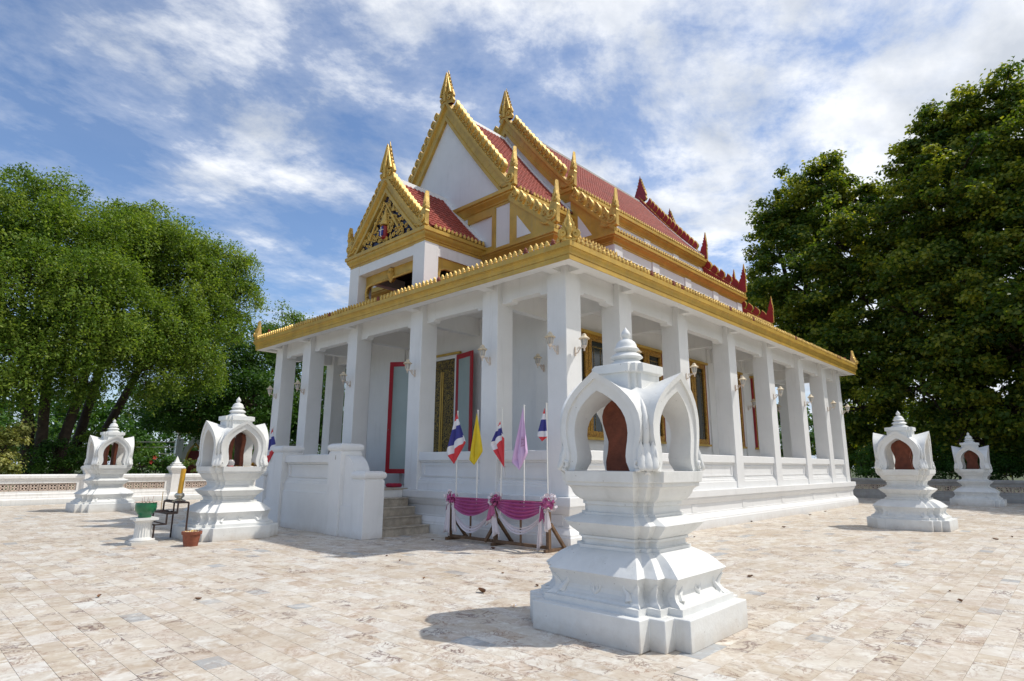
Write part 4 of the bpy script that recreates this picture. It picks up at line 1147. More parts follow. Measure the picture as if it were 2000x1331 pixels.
for s in (-1, 1):
    nw = newel(YC + s * 1.48, 2.10, 7.55, 8.12, 0.28)
    newel(YC + s * 2.52, 1.46, 7.57, 8.10, 0.26)
    mb = MB()
    arc = [(1.76 + 0.50 * math.sin(t), 1.30 + 0.52 * math.cos(t)) for t in [i * math.pi / 2 / 10 for i in range(11)]]
    prof = [(1.76, 0.0)] + arc + [(2.26, 0.0)]
    mb.loft([[(x, YC + s * a, b) for a, b in prof] for x in (7.66, 8.04)], True)
    part(mb, 'stair_wing', WHITE, smooth=35)
    mb = MB(); a, b = sorted((YC + s * 1.76, YC + s * 2.26)); mb.box(7.61, 7.70, a, b, 0.0, 0.66); part(mb, 'stair_wing_footing', WHITE)
    if s < 0:      # small brown numeral brushed on the newel
        mk = MB(); yy, zz, xx = YC - 1.52, 1.775, 7.548
        mk.tube([(xx, yy - p, zz + q) for p, q in spiral((0, -0.022), 0.016, 0.014, 1.6, 1.0, 14)], 0.0035, 4)
        mk.tube([(xx, yy - p, zz + q) for p, q in spiral((0, 0.010), 0.013, 0.008, -1.6, 0.85, 12)], 0.0035, 4)
        mk.tube([(xx, yy - p, zz + q) for p, q in ((-0.012, 0.032), (0.0, 0.040), (0.012, 0.036), (0.018, 0.046))], 0.0035, 4)
        mk.tube([(xx, yy - p, zz + q) for p, q in ((-0.016, -0.048), (0.016, -0.046))], 0.0035, 4)
        mk.build('painted_numeral', WOOD, nw)
# a cushion on the landing
cu = thing('floor_cushion', 'small red cushion on the landing beside the open door', 'cushion', (9.75, 13.62, 1.02))
m = MB(); m.loft([[(x * k, y * k, z) for x, y in ((-0.16, -0.16), (0.16, -0.16), (0.16, 0.16), (-0.16, 0.16))] for z, k in ((0, 0.9), (0.03, 1.0), (0.07, 1.0), (0.10, 0.88))], True)
m.build('cushion_pad', CUSHION, cu, smooth=60, bevel=0.02)
# ================================================================ boundary stone pavilions
def plan(a, z):
    A, B, C = a, 0.83 * a, 0.66 * a
    q = [(A, C), (B, C), (B, B), (C, B), (C, A)]
    out = []
    for k in range(4):
        c, s = (1, 0, -1, 0)[k], (0, 1, 0, -1)[k]
        out += [(x * c - y * s, x * s + y * c, z) for x, y in q]
    return out
def sema_proto():
    root = thing('boundary_stone_pavilion', 'x', 'shrine')
    def rings(name, prof, smooth=28, bevel=0.006):
        m = MB(); m.loft([plan(a, z) for z, a in prof], True)
        return m.build(name, SEMA, root, smooth=smooth, bevel=bevel)
    rings('plinth', [(-0.004, 0.94), (0.27, 0.94)], bevel=0.010)
    PED = [(0.268, 0.835), (0.33, 0.835), (0.332, 0.775), (0.352, 0.765), (0.37, 0.735), (0.40, 0.715), (0.44, 0.712), (0.49, 0.728), (0.54, 0.757), (0.578, 0.790),
                       (0.590, 0.778), (0.62, 0.742), (0.66, 0.700), (0.70, 0.650), (0.735, 0.590), (0.758, 0.535), (0.765, 0.52)]
    PZ = [p[0] for p in PED]; PA = [p[1] for p in PED]
    ped = rings('pedestal', PED, smooth=22, bevel=0)
    rings('lower_waist', [(0.763, 0.505), (0.80, 0.505), (0.802, 0.46), (0.86, 0.46), (0.862, 0.485), (0.89, 0.485)], bevel=0.004)
    rings('lotus_disc', [(0.888, 0.47), (0.905, 0.50), (0.94, 0.545), (0.985, 0.590), (1.030, 0.628), (1.042, 0.60), (1.065, 0.54), (1.085, 0.49), (1.098, 0.47)], smooth=22, bevel=0)
    rings('upper_waist', [(1.096, 0.455), (1.125, 0.455), (1.127, 0.425), (1.20, 0.425), (1.202, 0.442), (1.242, 0.442)], bevel=0.004)
    rings('corbel', [(1.240, 0.445), (1.255, 0.475), (1.28, 0.508), (1.32, 0.535), (1.36, 0.550), (1.385, 0.572), (1.398, 0.600), (1.400, 0.605), (1.438, 0.605), (1.440, 0.628), (1.55, 0.640)], smooth=22, bevel=0.004)
    # carved foot leaves and panel reliefs
    m = MB()
    for k in range(4):
        A = Matrix.Rotation(k * math.pi / 2, 4, 'Z')
        for kk in range(3):      # leaves wrapped round the redented corners
            rr = []
            for z, w, o in ((0.333, 0.072, 0.030), (0.350, 0.084, 0.018), (0.375, 0.086, 0.012), (0.405, 0.076, 0.010), (0.435, 0.060, 0.010), (0.465, 0.042, 0.010), (0.495, 0.020, 0.010), (0.520, 0.002, 0.012)):
                a_ = float(np.interp(z, PZ, PA)); cx, cy = ((a_, 0.66 * a_), (0.83 * a_, 0.83 * a_), (0.66 * a_, a_))[kk]
                rr.append([A @ Vector(p) for p in ((cx - 0.004, cy - w, z), (cx + 0.010, cy - w * 0.9, z), (cx + 0.012, cy - w * 0.4, z), (cx + o + 0.006, cy + o + 0.006, z), (cx - w * 0.4, cy + 0.012, z), (cx - w * 0.9, cy + 0.010, z), (cx - w, cy - 0.004, z))])
            m.loft(rr, True)
        # side brackets and central lotus, on the face x = +
        def face(y, z): return A @ Vector((0.714 + max(0, (z - 0.47)) ** 1.6 * 1.2 + max(0, 0.40 - z) * 0.7, y, z))
        for s in (-1, 1):
            m.tube([face(s * 0.40, 0.36), face(s * 0.375, 0.42), face(s * 0.33, 0.47), face(s * 0.34, 0.52)], [0.045, 0.03, 0.022, 0.012], 6)
            m.tube([face(s * 0.30, 0.515), face(s * 0.20, 0.51), face(s * 0.12, 0.505)], [0.014, 0.010, 0.006], 5)
        for s, w in ((-1, 0.06), (1, 0.06), (-1, 0.025), (1, 0.025)):
            m.tube([face(0, 0.385), face(s * w * 0.8, 0.43), face(s * w, 0.47), face(s * w * 0.55, 0.515)], [0.014, 0.014, 0.012, 0.004], 5)
    tag(m.build('carved_relief', SEMA, ped, smooth=50), kind='stuff')
    # arched canopy: four ogee arches crossing
    outer = [(0.0, 2.585), (0.10, 2.525), (0.20, 2.462), (0.30, 2.385), (0.385, 2.30), (0.445, 2.215), (0.485, 2.12), (0.500, 2.02), (0.495, 1.92), (0.475, 1.83), (0.455, 1.75), (0.452, 1.68), (0.475, 1.61), (0.505, 1.553)]
    inner = [(0.0, 2.385), (0.075, 2.345), (0.15, 2.295), (0.22, 2.235), (0.275, 2.165), (0.312, 2.09), (0.330, 2.01), (0.335, 1.93), (0.325, 1.85), (0.310, 1.77), (0.302, 1.70), (0.308, 1.64), (0.330, 1.59), (0.345, 1.553)]
    mid = [(o[0] * 0.62 + i[0] * 0.38, o[1] * 0.62 + i[1] * 0.38) for o, i in zip(outer, inner)]
    def lean(z): return 0.590 + 0.085 * max(0.0, (z - 1.95) / 0.63) ** 1.7
    can = MB(); n = len(outer)
    for k in range(4):
        A = Matrix.Rotation(k * math.pi / 2, 4, 'Z')
        for s in (-1, 1):
            def row(pts, fx): return [A @ Vector((fx(t, z), s * t, z)) for t, z in pts]
            fo = row(outer, lambda t, z: lean(z)); fm = row(mid, lambda t, z: lean(z)); fm2 = row(mid, lambda t, z: lean(z) - 0.022); fi = row(inner, lambda t, z: lean(z) - 0.022)
            bo = []
            for t, z in outer:
                zg = z - 0.10 * max(0, 1 - t / 0.45)
                if t < 0.31: zg = max(zg, 2.425)
                elif t < 0.40: zg += 0.05
                bo.append(A @ Vector((max(t, 0.0), s * t, zg)))
            bm_ = [A @ Vector((t + (lean(z) - t) * 0.55, s * t, z - 0.085 * max(0, 1 - t / 0.45))) for t, z in outer]
            bi = row(inner, lambda t, z: t)
            for P, Q in ((bo, bm_), (bm_, fo), (fo, fm), (fm, fm2), (fm2, fi), (fi, bi)):
                can.add(P + Q, [(i, i + 1, n + i + 1, n + i) for i in range(n - 1)])
            can.add([fo[-1], fm[-1], fm2[-1], fi[-1], bi[-1], bo[-1]], [(0, 1, 2, 3, 4, 5)])
    canopy = can.build('canopy', SEMA, root, smooth=38)
    # corner ribs between the arches, leaf and scroll feet
    def leaf(m, c, d, h, w, hook):
        q = Vector((-d.y, d.x, 0)); rr = []
        for z, ww, o in ((-0.10 * hook, 0.10, 0.02), (-0.05 * hook, 0.42, 0.05), (0.0, 0.66, 0.055), (0.10, 0.88, 0.045), (0.25, 1.0, 0.03), (0.42, 0.98, 0.016), (0.58, 0.84, 0.010), (0.74, 0.60, 0.010), (0.88, 0.30, 0.018), (1.0, 0.03, 0.032)):
            p = c + d * (o * h / 0.30) + Vector((0, 0, z * h))
            rr.append([p + q * (w * ww * math.cos(t)) + d * (0.62 * w * ww * math.sin(t)) for t in [i * math.pi / 6 for i in range(12)]])
        m.loft(rr, True)
    for k in range(4):
        A = Matrix.Rotation(k * math.pi / 2, 4, 'Z'); R3 = A.to_3x3()
        m = MB()
        pts = [(t + 0.022, z) for t, z in outer[2:]]
        m.tube([A @ Vector((t, t, z - 0.03)) for t, z in pts], [0.010, 0.016, 0.022, 0.027, 0.030] + [0.032] * (len(pts) - 5), 10)
        m.build('corner_rib', SEMA, canopy, smooth=50)
        m = MB(); dg = R3 @ Vector((1, 1, 0)).normalized()
        leaf(m, A @ Vector((0.500, 0.500, 1.60)), dg, 0.28, 0.070, 0)
        leaf(m, A @ Vector((0.525, 0.525, 1.565)), dg, 0.18, 0.072, 1)
        m.build('leaf_foot', SEMA, canopy, smooth=55)
        for s in (-1, 1):
            m = MB(); dd = R3 @ Vector((0.8, s * 1.0, 0)).normalized()
            leaf(m, A @ Vector((0.560, s * 0.470, 1.60)), dd, 0.25, 0.050, 0)
            leaf(m, A @ Vector((0.575, s * 0.492, 1.568)), dd, 0.16, 0.052, 1)
            pts = spiral((0.455, 1.615), 0.058, 0.012, -1.9, 1.4, 14)
            m.tube([A @ Vector((0.592, s * a, b)) for a, b in pts], [0.020] * 10 + [0.018, 0.016, 0.014, 0.013, 0.012], 6)
            m.tube([A @ Vector((0.588, s * 0.470, 1.66)), A @ Vector((0.592, s * 0.478, 1.72)), A @ Vector((0.588, s * 0.462, 1.79))], [0.026, 0.022, 0.004], 6)
            m.build('scroll_foot', SEMA, canopy, smooth=55)
    # crowning block and spire
    rings('crown_block', [(2.405, 0.295), (2.60, 0.295), (2.605, 0.335), (2.70, 0.335), (2.703, 0.30)], bevel=0.005)
    m = MB()
    m.lathe([(0.215, 2.700), (0.212, 2.725), (0.185, 2.745), (0.150, 2.770), (0.135, 2.786), (0.150, 2.792), (0.183, 2.812), (0.186, 2.818), (0.160, 2.845), (0.120, 2.868), (0.105, 2.874),
             (0.112, 2.880), (0.146, 2.908), (0.148, 2.913), (0.128, 2.930), (0.122, 2.940), (0.116, 2.968), (0.098, 3.000), (0.070, 3.022), (0.045, 3.030), (0.036, 3.034), (0.036, 3.048),
             (0.046, 3.060), (0.054, 3.082), (0.052, 3.102), (0.036, 3.128), (0.016, 3.155), (0.0, 3.178)], 28)
    m.build('spire', SEMA, root, smooth=32)
    # the two leaf-shaped stones
    half = [(0.20, 0.0), (0.205, 0.10), (0.185, 0.22), (0.175, 0.32), (0.20, 0.42), (0.235, 0.52), (0.245, 0.60), (0.225, 0.68), (0.17, 0.745), (0.09, 0.785), (0.0, 0.81)]
    rn = random.Random(2)
    for x in (-0.13, 0.13):
        ol = [(w + rn.uniform(-0.006, 0.006), z) for w, z in half] + [(-w + rn.uniform(-0.006, 0.006), z) for w, z in reversed(half[:-1])]
        m = MB(); m.plate(ol, 0.085, lambda a, b, c: (x + c, a, 1.548 + b))
        m.build('leaf_stone', STONE, root, bevel=0.012)
    return root
sema = sema_proto()
SEMA_SPOTS = [((5.77, 3.66), 'large white sema pavilion in the right foreground, nearest to the camera'),
              ((5.77, 14.45), 'white sema pavilion in front of the landing wall, beside the black candle rack'),
              ((5.77, 25.24), 'white sema pavilion farthest left, close to the lattice boundary wall'),
              ((19.74, 3.66), 'sunlit white sema pavilion standing off the long side of the hall'),
              ((33.70, 3.66), 'grey shaded sema pavilion farthest right, against the back boundary wall')]
for i, ((x, y), lab) in enumerate(SEMA_SPOTS):
    o = sema if i == 0 else copy_tree(sema)
    o.location = (x, y, 0)
    tag(o, lab, 'shrine', 'white sema pavilions around the hall')
    o.rotation_euler = (0, 0, R((0.4, -0.8, 0.7, -0.5, 0.6)[i]))
# ================================================================ wall lanterns
def lantern_proto():
    """fixed to a wall at the origin, reaching towards -X"""
    root = thing('wall_lantern', 'x', 'lantern')
    m = MB()
    m.plate([(-0.02, -0.20), (0.02, -0.20), (0.032, -0.14), (0.02, -0.06), (0.024, 0.0), (0.0, 0.03), (-0.024, 0.0), (-0.02, -0.06), (-0.032, -0.14)], 0.025, lambda a, b, c: (-0.015 + c, a, b))
    m.tube([(-0.02, 0, -0.14), (-0.09, 0, -0.13), (-0.15, 0, -0.06), (-0.19, 0, -0.02), (-0.27, 0, -0.02)], [0.016, 0.018, 0.016, 0.016, 0.018], 6)
    m.tube([(-x_ - 0.04, 0, z_) for x_, z_ in spiral((0.08, -0.04), 0.055, 0.012, 0.5, 1.4, 12)], 0.010, 5)
    m.lathe([(0.012, -0.11), (0.02, -0.09), (0.012, -0.06), (0.03, -0.04), (0.055, 0.0), (0.06, 0.02)], 10, (-0.29, 0, 0))
    m.build('bracket', IRONW, root, smooth=45)
    m = MB(); m.lathe([(0.058, 0.02), (0.066, 0.03), (0.095, 0.175), (0.095, 0.18)], 6, (-0.29, 0, 0)); m.build('glass', CLEAR, root)
    m = MB()
    for k in range(6):
        a = k * math.pi / 3
        m.tube([(-0.29 + 0.066 * math.cos(a), 0.066 * math.sin(a), 0.025), (-0.29 + 0.098 * math.cos(a), 0.098 * math.sin(a), 0.18)], 0.006, 4)
    m.build('glazing_rib', CREAM, root)
    m = MB(); m.lathe([(0.022, 0.02), (0.026, 0.08), (0.036, 0.12), (0.030, 0.15), (0.0, 0.165)], 10, (-0.29, 0, 0)); m.build('bulb', PWHITE, root, smooth=50)
    m = MB(); m.lathe([(0.095, 0.178), (0.135, 0.182), (0.138, 0.195), (0.11, 0.215), (0.075, 0.245), (0.055, 0.27), (0.06, 0.275), (0.058, 0.285), (0.03, 0.31), (0.032, 0.318), (0.0, 0.325)], 12, (-0.29, 0, 0))
    m.build('cap', CREAM, root, smooth=40)
    return root
lan = lantern_proto()
FA, FB = XC - 9.775 - CW, YC - 6.565 - CW
ords = ['corner', 'second', 'third', 'fourth', 'fifth', 'sixth', 'seventh', 'eighth']
spots = []
for i, gy in enumerate(GY):
    spots.append(((FA - 0.001, YC + gy - 0.03, 4.10), 0, 'cream wall lantern on the hall front, left face of the near corner column' if i == 0 else 'cream wall lantern on the hall front, ' + ords[i] + ' column from the near corner'))
for i, gx in enumerate(GX):
    spots.append(((XC + gx + 0.02, FB - 0.001, 4.08), SIDE, 'cream wall lantern on the long side, right face of the near corner column' if i == 0 else 'cream wall lantern on the long side, ' + ords[i] + ' column from the near corner'))
spots.append(((XC - HX - 0.063, YC - 4.33, 4.22), 0, 'yellowed wall lantern on the inner front wall, beside the near corner column'))
spots.append(((XC + 4.72, YC - HY - 0.063, 4.05), SIDE, 'wall lantern on the inner long wall, between the fourth and fifth columns'))
spots.append(((XC + 7.5, YC - HY - 0.063, 4.05), SIDE, 'dim wall lantern on the far end of the inner long wall'))
for k, (p, rz, lab) in enumerate(spots):
    o = lan if k == 0 else copy_tree(lan)
    o.location = p; o.rotation_euler = (0, 0, rz); o.scale = (0.88, 0.88, 0.88)
    tag(o, lab, 'lantern', 'lanterns on the gallery columns and walls')

# ================================================================ flags and their stand
def bar(mb, a, b, w, h=None, up=Vector((0, 0, 1))):
    a, b = Vector(a), Vector(b); d = (b - a).normalized(); h = h or w
    u = up - d * up.dot(d)
    if u.length < 1e-4: u = Vector((1, 0, 0))
    u.normalize(); q = d.cross(u)
    mb.loft([[p + q * (sx * w / 2) + u * (sz * h / 2) for sx, sz in ((-1, -1), (1, -1), (1, 1), (-1, 1))] for p in (a, b)], True)
def flag_stand(x, y0, y1, label):
    """rough timber rail on trestles along Y (y0 < y1)"""
    st = thing('flag_stand', label, 'stand', (x, (y0 + y1) / 2, 0))
    L = (y1 - y0) / 2
    m = MB(); bar(m, (0, -L, 0.905), (0, L, 0.885), 0.035, 0.05); m.build('rail', WOOD, st, bevel=0.006)
    for s0, s1 in ((-L, -0.02), (0.06, L)):
        m = MB(); bar(m, (0, s0, 0.085), (0, s1, 0.085), 0.06, 0.06); m.build('bottom_bar', WOOD, st, bevel=0.008)
        m = MB(); bar(m, (-0.02, (s0 + s1) / 2, 0.10), (-0.02, (s0 + s1) / 2, 0.9), 0.03); m.build('upright', WOOD, st)
    for y in (-L, 0.0, L):
        m = MB(); bar(m, (0, y, 0.0), (0, y, 0.90), 0.075); m.build('post', WOOD, st, bevel=0.008)
        m = MB(); bar(m, (-0.12, y, 0.03), (0.52, y, 0.03), 0.06, 0.06); m.build('foot', WOOD, st, bevel=0.008)
        m = MB(); bar(m, (0.44, y - 0.03, 0.05), (0.02, y - 0.03, 0.52), 0.06, 0.06); m.build('brace', WOOD, st, bevel=0.008)
    m = MB(); bar(m, (-0.03, 0.0, 0.42), (-0.05, 0.25, 0.06), 0.06, 0.06); m.build('brace', WOOD, st, bevel=0.008)
    return st
def flag(x, y, z0, z1, mats, label, quad, seed, tilt=0.0):
    """limp flag: quad = top, left, bottom and right corners of the hanging cloth as (sideways, down) from the pole top"""
    fl = thing('flag', label, 'flag', (x, y, z0), group='flags beside the hall')
    h = z1 - z0
    m = MB(); m.tube([(0, 0, 0), (0, tilt * h, h)], 0.013, 8); m.lathe([(0.014, 0), (0.02, 0.006), (0.02, 0.02), (0.0, 0.03)], 8, (0, tilt * h, h - 0.005))
    m.build('pole', PWHITE, fl, smooth=50)
    rn = random.Random(seed); ns, nt = 24, 18; ph = rn.uniform(0, 6); A_, B_, C_, D_ = [Vector(q) for q in quad]
    rows = []
    for j in range(ns + 1):
        s = j / ns
        Lp = A_.lerp(B_, s / 0.78) if s < 0.78 else B_.lerp(C_, (s - 0.78) / 0.22)
        Rp = A_.lerp(D_, s / 0.84) if s < 0.84 else D_.lerp(C_, (s - 0.84) / 0.16)
        row = []
        for i in range(nt + 1):
            t = i / nt; p = Lp.lerp(Rp, t); w = (Lp - Rp).length
            f = math.sin(t * 10.5 + ph + 1.2 * s) + 0.5 * math.sin(t * 19 + 2 * ph - 2 * s)
            row.append((-0.035 - 0.16 * w * f * 0.6, p[0] + 0.05 * w * math.cos(t * 10.5 + ph) + tilt * (h + p[1]), h - 0.03 + p[1]))
        rows.append(row)
    def band(j):
        s = (j + 0.5) / ns
        if len(mats) == 1: return 0
        return 0 if s < 1 / 6 else 1 if s < 2 / 6 else 2 if s < 4 / 6 else 1 if s < 5 / 6 else 0
    m = MB(); m.v.extend([p for r in rows for p in r])
    for j in range(ns):
        for i in range(nt):
            a = j * (nt + 1) + i; m.f.append((a, a + 1, a + nt + 2, a + nt + 1)); m.m.append(band(j))
    cl = m.build('cloth', mats, fl, smooth=80, recalc=False)
    sd = cl.modifiers.new('thickness', 'SOLIDIFY'); sd.thickness = 0.003
    return fl, rows
SX = 9.02
flag_stand(SX, 7.58, 10.42, 'dark timber trestle flag stand on the pavement before the hall front')
TRI = [FRED, FWHITE, FBLUE]
flag(SX - 0.03, 10.22, 0.62, 2.80, TRI, 'red white and blue striped flag nearest the steps, hanging open', ((0.0, 0.0), (0.24, -0.90), (0.05, -1.14), (-0.27, -0.64)), 1)
flag(SX - 0.03, 9.55, 0.62, 2.78, [FYEL], 'plain yellow flag hanging limp on the flag stand', ((0.0, -0.02), (0.20, -1.02), (0.06, -1.14), (-0.14, -0.86)), 2)
flag(SX - 0.03, 8.84, 0.62, 2.79, TRI, 'red white and blue flag in the middle of the stand, twisted round its pole', ((0.03, -0.24), (0.27, -0.74), (-0.12, -1.20), (-0.08, -0.56)), 3, tilt=-0.02)
fl4, rows4 = flag(SX - 0.03, 8.18, 0.62, 2.80, [FLIL], 'pale lilac flag with a faint emblem hanging on the stand', ((0.0, 0.0), (0.26, -1.10), (0.09, -1.26), (-0.12, -0.88)), 4)
flag(SX - 0.03, 7.56, 0.50, 2.80, TRI, 'short furled red white and blue flag next to the corner column', ((0.02, -0.05), (0.27, -0.58), (0.10, -0.70), (-0.07, -0.62)), 9, tilt=0.01)
m = MB()
c = rows4[15][13]
for a, b in (((-0.05, 0.10), (-0.05, -0.05)), ((0.03, 0.12), (0.03, -0.06)), ((-0.07, -0.05), (0.05, -0.07)), ((-0.05, 0.06), (0.03, 0.07)), ((-0.01, 0.12), (-0.01, 0.04)), ((-0.02, 0.02), (0.03, -0.02))):
    m.tube([(c[0] - 0.05, c[1] + a[0], c[2] + a[1]), (c[0] - 0.05, c[1] + b[0], c[2] + b[1])], 0.004, 4)
m.build('emblem', INK, fl4)

def bunting(x, y0, y1, z):
    bt = thing('bunting', 'mauve and white draped bunting with rosettes tied along the flag stand', 'bunting', (x, (y0 + y1) / 2, 0))
    L = (y1 - y0) / 2
    def swag(a, b, mat, ztop, drop, band, name, seed, nfold, outx):
        rn = random.Random(seed); nu, nv = 30, 20; vs = []; m = MB()
        for j in range(nv + 1):
            v = j / nv
            for i in range(nu + 1):
                u = i / nu; sg = (math.sin(math.pi * u)) ** 0.85
                z0_ = ztop - (drop - band) * sg * (1 if band < drop else 0)
                w = band * (0.35 + 0.65 * sg) if band < drop else 0.10 + (drop - 0.10) * sg
                zz = z0_ - v * w
                xx = -outx - 0.028 * math.sin(v * nfold * 2 * math.pi + 1.6 * math.sin(math.pi * u)) * (0.4 + 0.6 * sg) - 0.03 * v * sg
                vs.append((xx, a + (b - a) * u, zz))
        m.v.extend(vs)
        for j in range(nv):
            for i in range(nu):
                k = j * (nu + 1) + i; m.f.append((k, k + 1, k + nu + 2, k + nu + 1)); m.m.append(0)
        o = m.build(name, mat, bt, smooth=80, recalc=False); sd = o.modifiers.new('thickness', 'SOLIDIFY'); sd.thickness = 0.004
    swag(-L, -0.02, PINK, z + 0.02, 0.36, 0.36, 'mauve_swag', 1, 5, 0.05)
    swag(0.02, L, PINK, z + 0.02, 0.37, 0.37, 'mauve_swag', 2, 5, 0.05)
    swag(-L, -0.02, WCLOTH, z - 0.10, 0.52, 0.12, 'white_swag', 3, 2, 0.035)
    swag(0.02, L, WCLOTH, z - 0.10, 0.60, 0.13, 'white_swag', 4, 2, 0.035)
    def tail(y, zt, zb, w, lean, name, mat, ox, seed):
        rn = random.Random(seed); m = MB(); nu, nv = 12, 8; ph = rn.uniform(0, 6)
        for j in range(nv + 1):
            v = j / nv
            for i in range(nu + 1):
                u = i / nu - 0.5; ww = w * (0.35 + 0.65 * v)
                m.v.append((-ox - 0.025 * math.sin(u * 13 + ph) * (0.3 + v), y + u * ww + lean * v, zt + (zb - zt) * v + (0.05 * math.sin(u * 5 + ph) * v)))
        for j in range(nv):
            for i in range(nu):
                k = j * (nu + 1) + i; m.f.append((k, k + 1, k + nu + 2, k + nu + 1)); m.m.append(0)
        o = m.build(name, mat, bt, smooth=80, recalc=False); sd = o.modifiers.new('thickness', 'SOLIDIFY'); sd.thickness = 0.004
    tail(L - 0.03, z - 0.05, 0.14, 0.20, 0.05, 'white_tail', WCLOTH, 0.09, 1); tail(L - 0.12, z - 0.05, 0.20, 0.16, -0.06, 'white_tail', WCLOTH, 0.07, 2)
    tail(0.0, z - 0.1, 0.20, 0.20, -0.12, 'white_tail', WCLOTH, 0.08, 3); tail(0.03, z - 0.1, 0.40, 0.18, 0.10, 'white_tail', WCLOTH, 0.06, 4)
    tail(-L + 0.10, z - 0.05, 0.07, 0.12, 0.04, 'white_tail', WCLOTH, 0.09, 5); tail(-L - 0.02, z - 0.05, 0.42, 0.17, -0.02, 'white_tail', WCLOTH, 0.07, 6)
    tail(L + 0.04, z - 0.02, 0.66, 0.07, 0.03, 'mauve_loop', PINK, 0.05, 7); tail(-L + 0.05, z - 0.05, 0.57, 0.12, 0.0, 'mauve_loop', PINK, 0.10, 8)
    tail(0.0, z + 0.0, 0.54, 0.26, 0.03, 'mauve_loop', PINK, 0.11, 9)
    for y, r in ((-L, 0.165), (0.0, 0.16), (L, 0.15)):
        rn = random.Random(int(y * 100) + 5); m = MB()
        for mi, cnt, r0, r1, rad in ((1, 26, 0.55, 1.0, 0.05), (0, 22, 0.0, 0.62, 0.045)):
            for k in range(cnt):
                a = rn.uniform(0, 6.28); rr = r * math.sqrt(rn.uniform(r0 ** 2, r1 ** 2))
                c = Vector((-0.10 - 0.06 * (1 - rr / r) - (0.03 if mi == 0 else 0), rr * math.cos(a), rr * math.sin(a)))
                pts = []
                ax = Vector((rn.uniform(-1, 1), rn.uniform(-1, 1), rn.uniform(-1, 1))).normalized(); q = ax.orthogonal().normalized(); w = ax.cross(q)
                for t in range(6):
                    e = t * math.pi / 3; pts.append(c + q * rad * math.cos(e) * rn.uniform(0.7, 1.2) + w * rad * math.sin(e) * rn.uniform(0.7, 1.2) + ax * rn.uniform(-0.02, 0.02))
                m.add([c - ax * 0.015] + pts, [(0, 1 + t, 1 + (t + 1) % 6) for t in range(6)], mi)
        Q = Matrix.Rotation(R(40), 3, 'Z')
        m.v = [tuple(Q @ Vector(p) + Vector((0.02, y, z))) for p in m.v]
        m.build('rosette', [PINK, WCLOTH], bt, recalc=False)
bunting(SX, 7.60, 10.40, 0.90)

# the second group of flags beyond the landing
flag_stand(SX - 0.1, 18.4, 21.2, 'second flag stand at the far end of the hall front, hidden behind the landing')
for k, (yy, ms, lab) in enumerate(((20.95, TRI, 'distant tricolour flag seen through the arch of the pavilion by the landing'), (20.15, [FYEL], 'distant yellow flag showing left of the landing newel'),
                                   (19.25, TRI, 'distant tricolour flag just above the landing newel cap'))):
    flag(SX - 0.13, yy, 0.62, 2.80, ms, lab, ((0.0, 0.0), (0.24, -0.90), (0.05, -1.12), (-0.25, -0.66)), 20 + k)

# ================================================================ offerings by the landing pavilion
ped = thing('fluted_pedestal', 'short fluted white pedestal under the green pot', 'pedestal', (4.02, 14.22, 0))
m = MB(); m.box(-0.24, 0.24, -0.24, 0.24, 0, 0.06); m.lathe([(0.23, 0.06), (0.235, 0.085), (0.215, 0.11), (0.18, 0.125), (0.165, 0.14)], 28); m.build('base', SEMA, ped, smooth=40)
m = MB(); m.lathe([(0.165, 0.135), (0.155, 0.25), (0.150, 0.40), (0.158, 0.43)], 40, flute=1, fd=0.09); m.build('fluted_shaft', SEMA, ped)
m = MB(); m.lathe([(0.16, 0.428), (0.18, 0.445), (0.20, 0.47), (0.205, 0.475)], 28); m.box(-0.21, 0.21, -0.21, 0.21, 0.476, 0.52); m.build('capital', SEMA, ped, smooth=40)
pot = thing('incense_pot', 'bright green glazed incense pot with scalloped rim on the pedestal', 'pot', (4.02, 14.22, 0.521))
m = MB(); m.lathe([(0.115, 0), (0.125, 0.03), (0.12, 0.055), (0.155, 0.09), (0.19, 0.15), (0.20, 0.21), (0.196, 0.27), (0.19, 0.305), (0.18, 0.305), (0.175, 0.26), (0.0, 0.25)], 36, flute=1, fd=0.035); m.build('bowl', GREENP, pot, smooth=60)
m = MB()
for k in range(18):
    a = k * math.pi / 9; m.lathe([(0.024, -0.008), (0.030, 0.0), (0.022, 0.010)], 8, (0.192 * math.cos(a), 0.192 * math.sin(a), 0.308))
m.build('scalloped_rim', LATT, pot, smooth=50)
m = MB()
for k, (a, b) in enumerate(((0.05, 0.02), (-0.06, 0.03), (0.0, -0.06), (-0.02, 0.07), (0.08, -0.05))): m.tube([(a, b, 0.24), (a * 1.3, b * 1.3, 0.37 + 0.015 * k)], 0.0025, 4)
m.build('incense_sticks', REDP, pot)

rack = thing('candle_rack', 'stepped black iron candle rack with rust, left of the landing pavilion', 'rack', (4.60, 14.55, 0))
steps = [(-0.42, -0.20, 0.37), (-0.20, -0.01, 0.58), (-0.01, 0.20, 0.79)]
for (x0, x1, z) in steps:
    m = MB()
    for y in (-0.45, 0.45): bar(m, (x0, y, z), (x1, y, z), 0.025)
    for x in (x0, x1): bar(m, (x, -0.45, z + 0.001), (x, 0.45, z + 0.001), 0.025)
    m.build('shelf_frame', IRON, rack)
    if z > 0.5:
        m = MB(); m.box(x0, x1, -0.46, 0.46, z + 0.013, z + 0.022)
        rn = random.Random(int(z * 100))
        for k in range(14): m.lathe([(0.03, 0), (0.03, 0.012), (0.012, 0.02)], 7, (rn.uniform(x0 + 0.02, x1 - 0.02), rn.uniform(-0.44, 0.44), z + 0.021))
        m.build('drip_tray', IRON, rack)
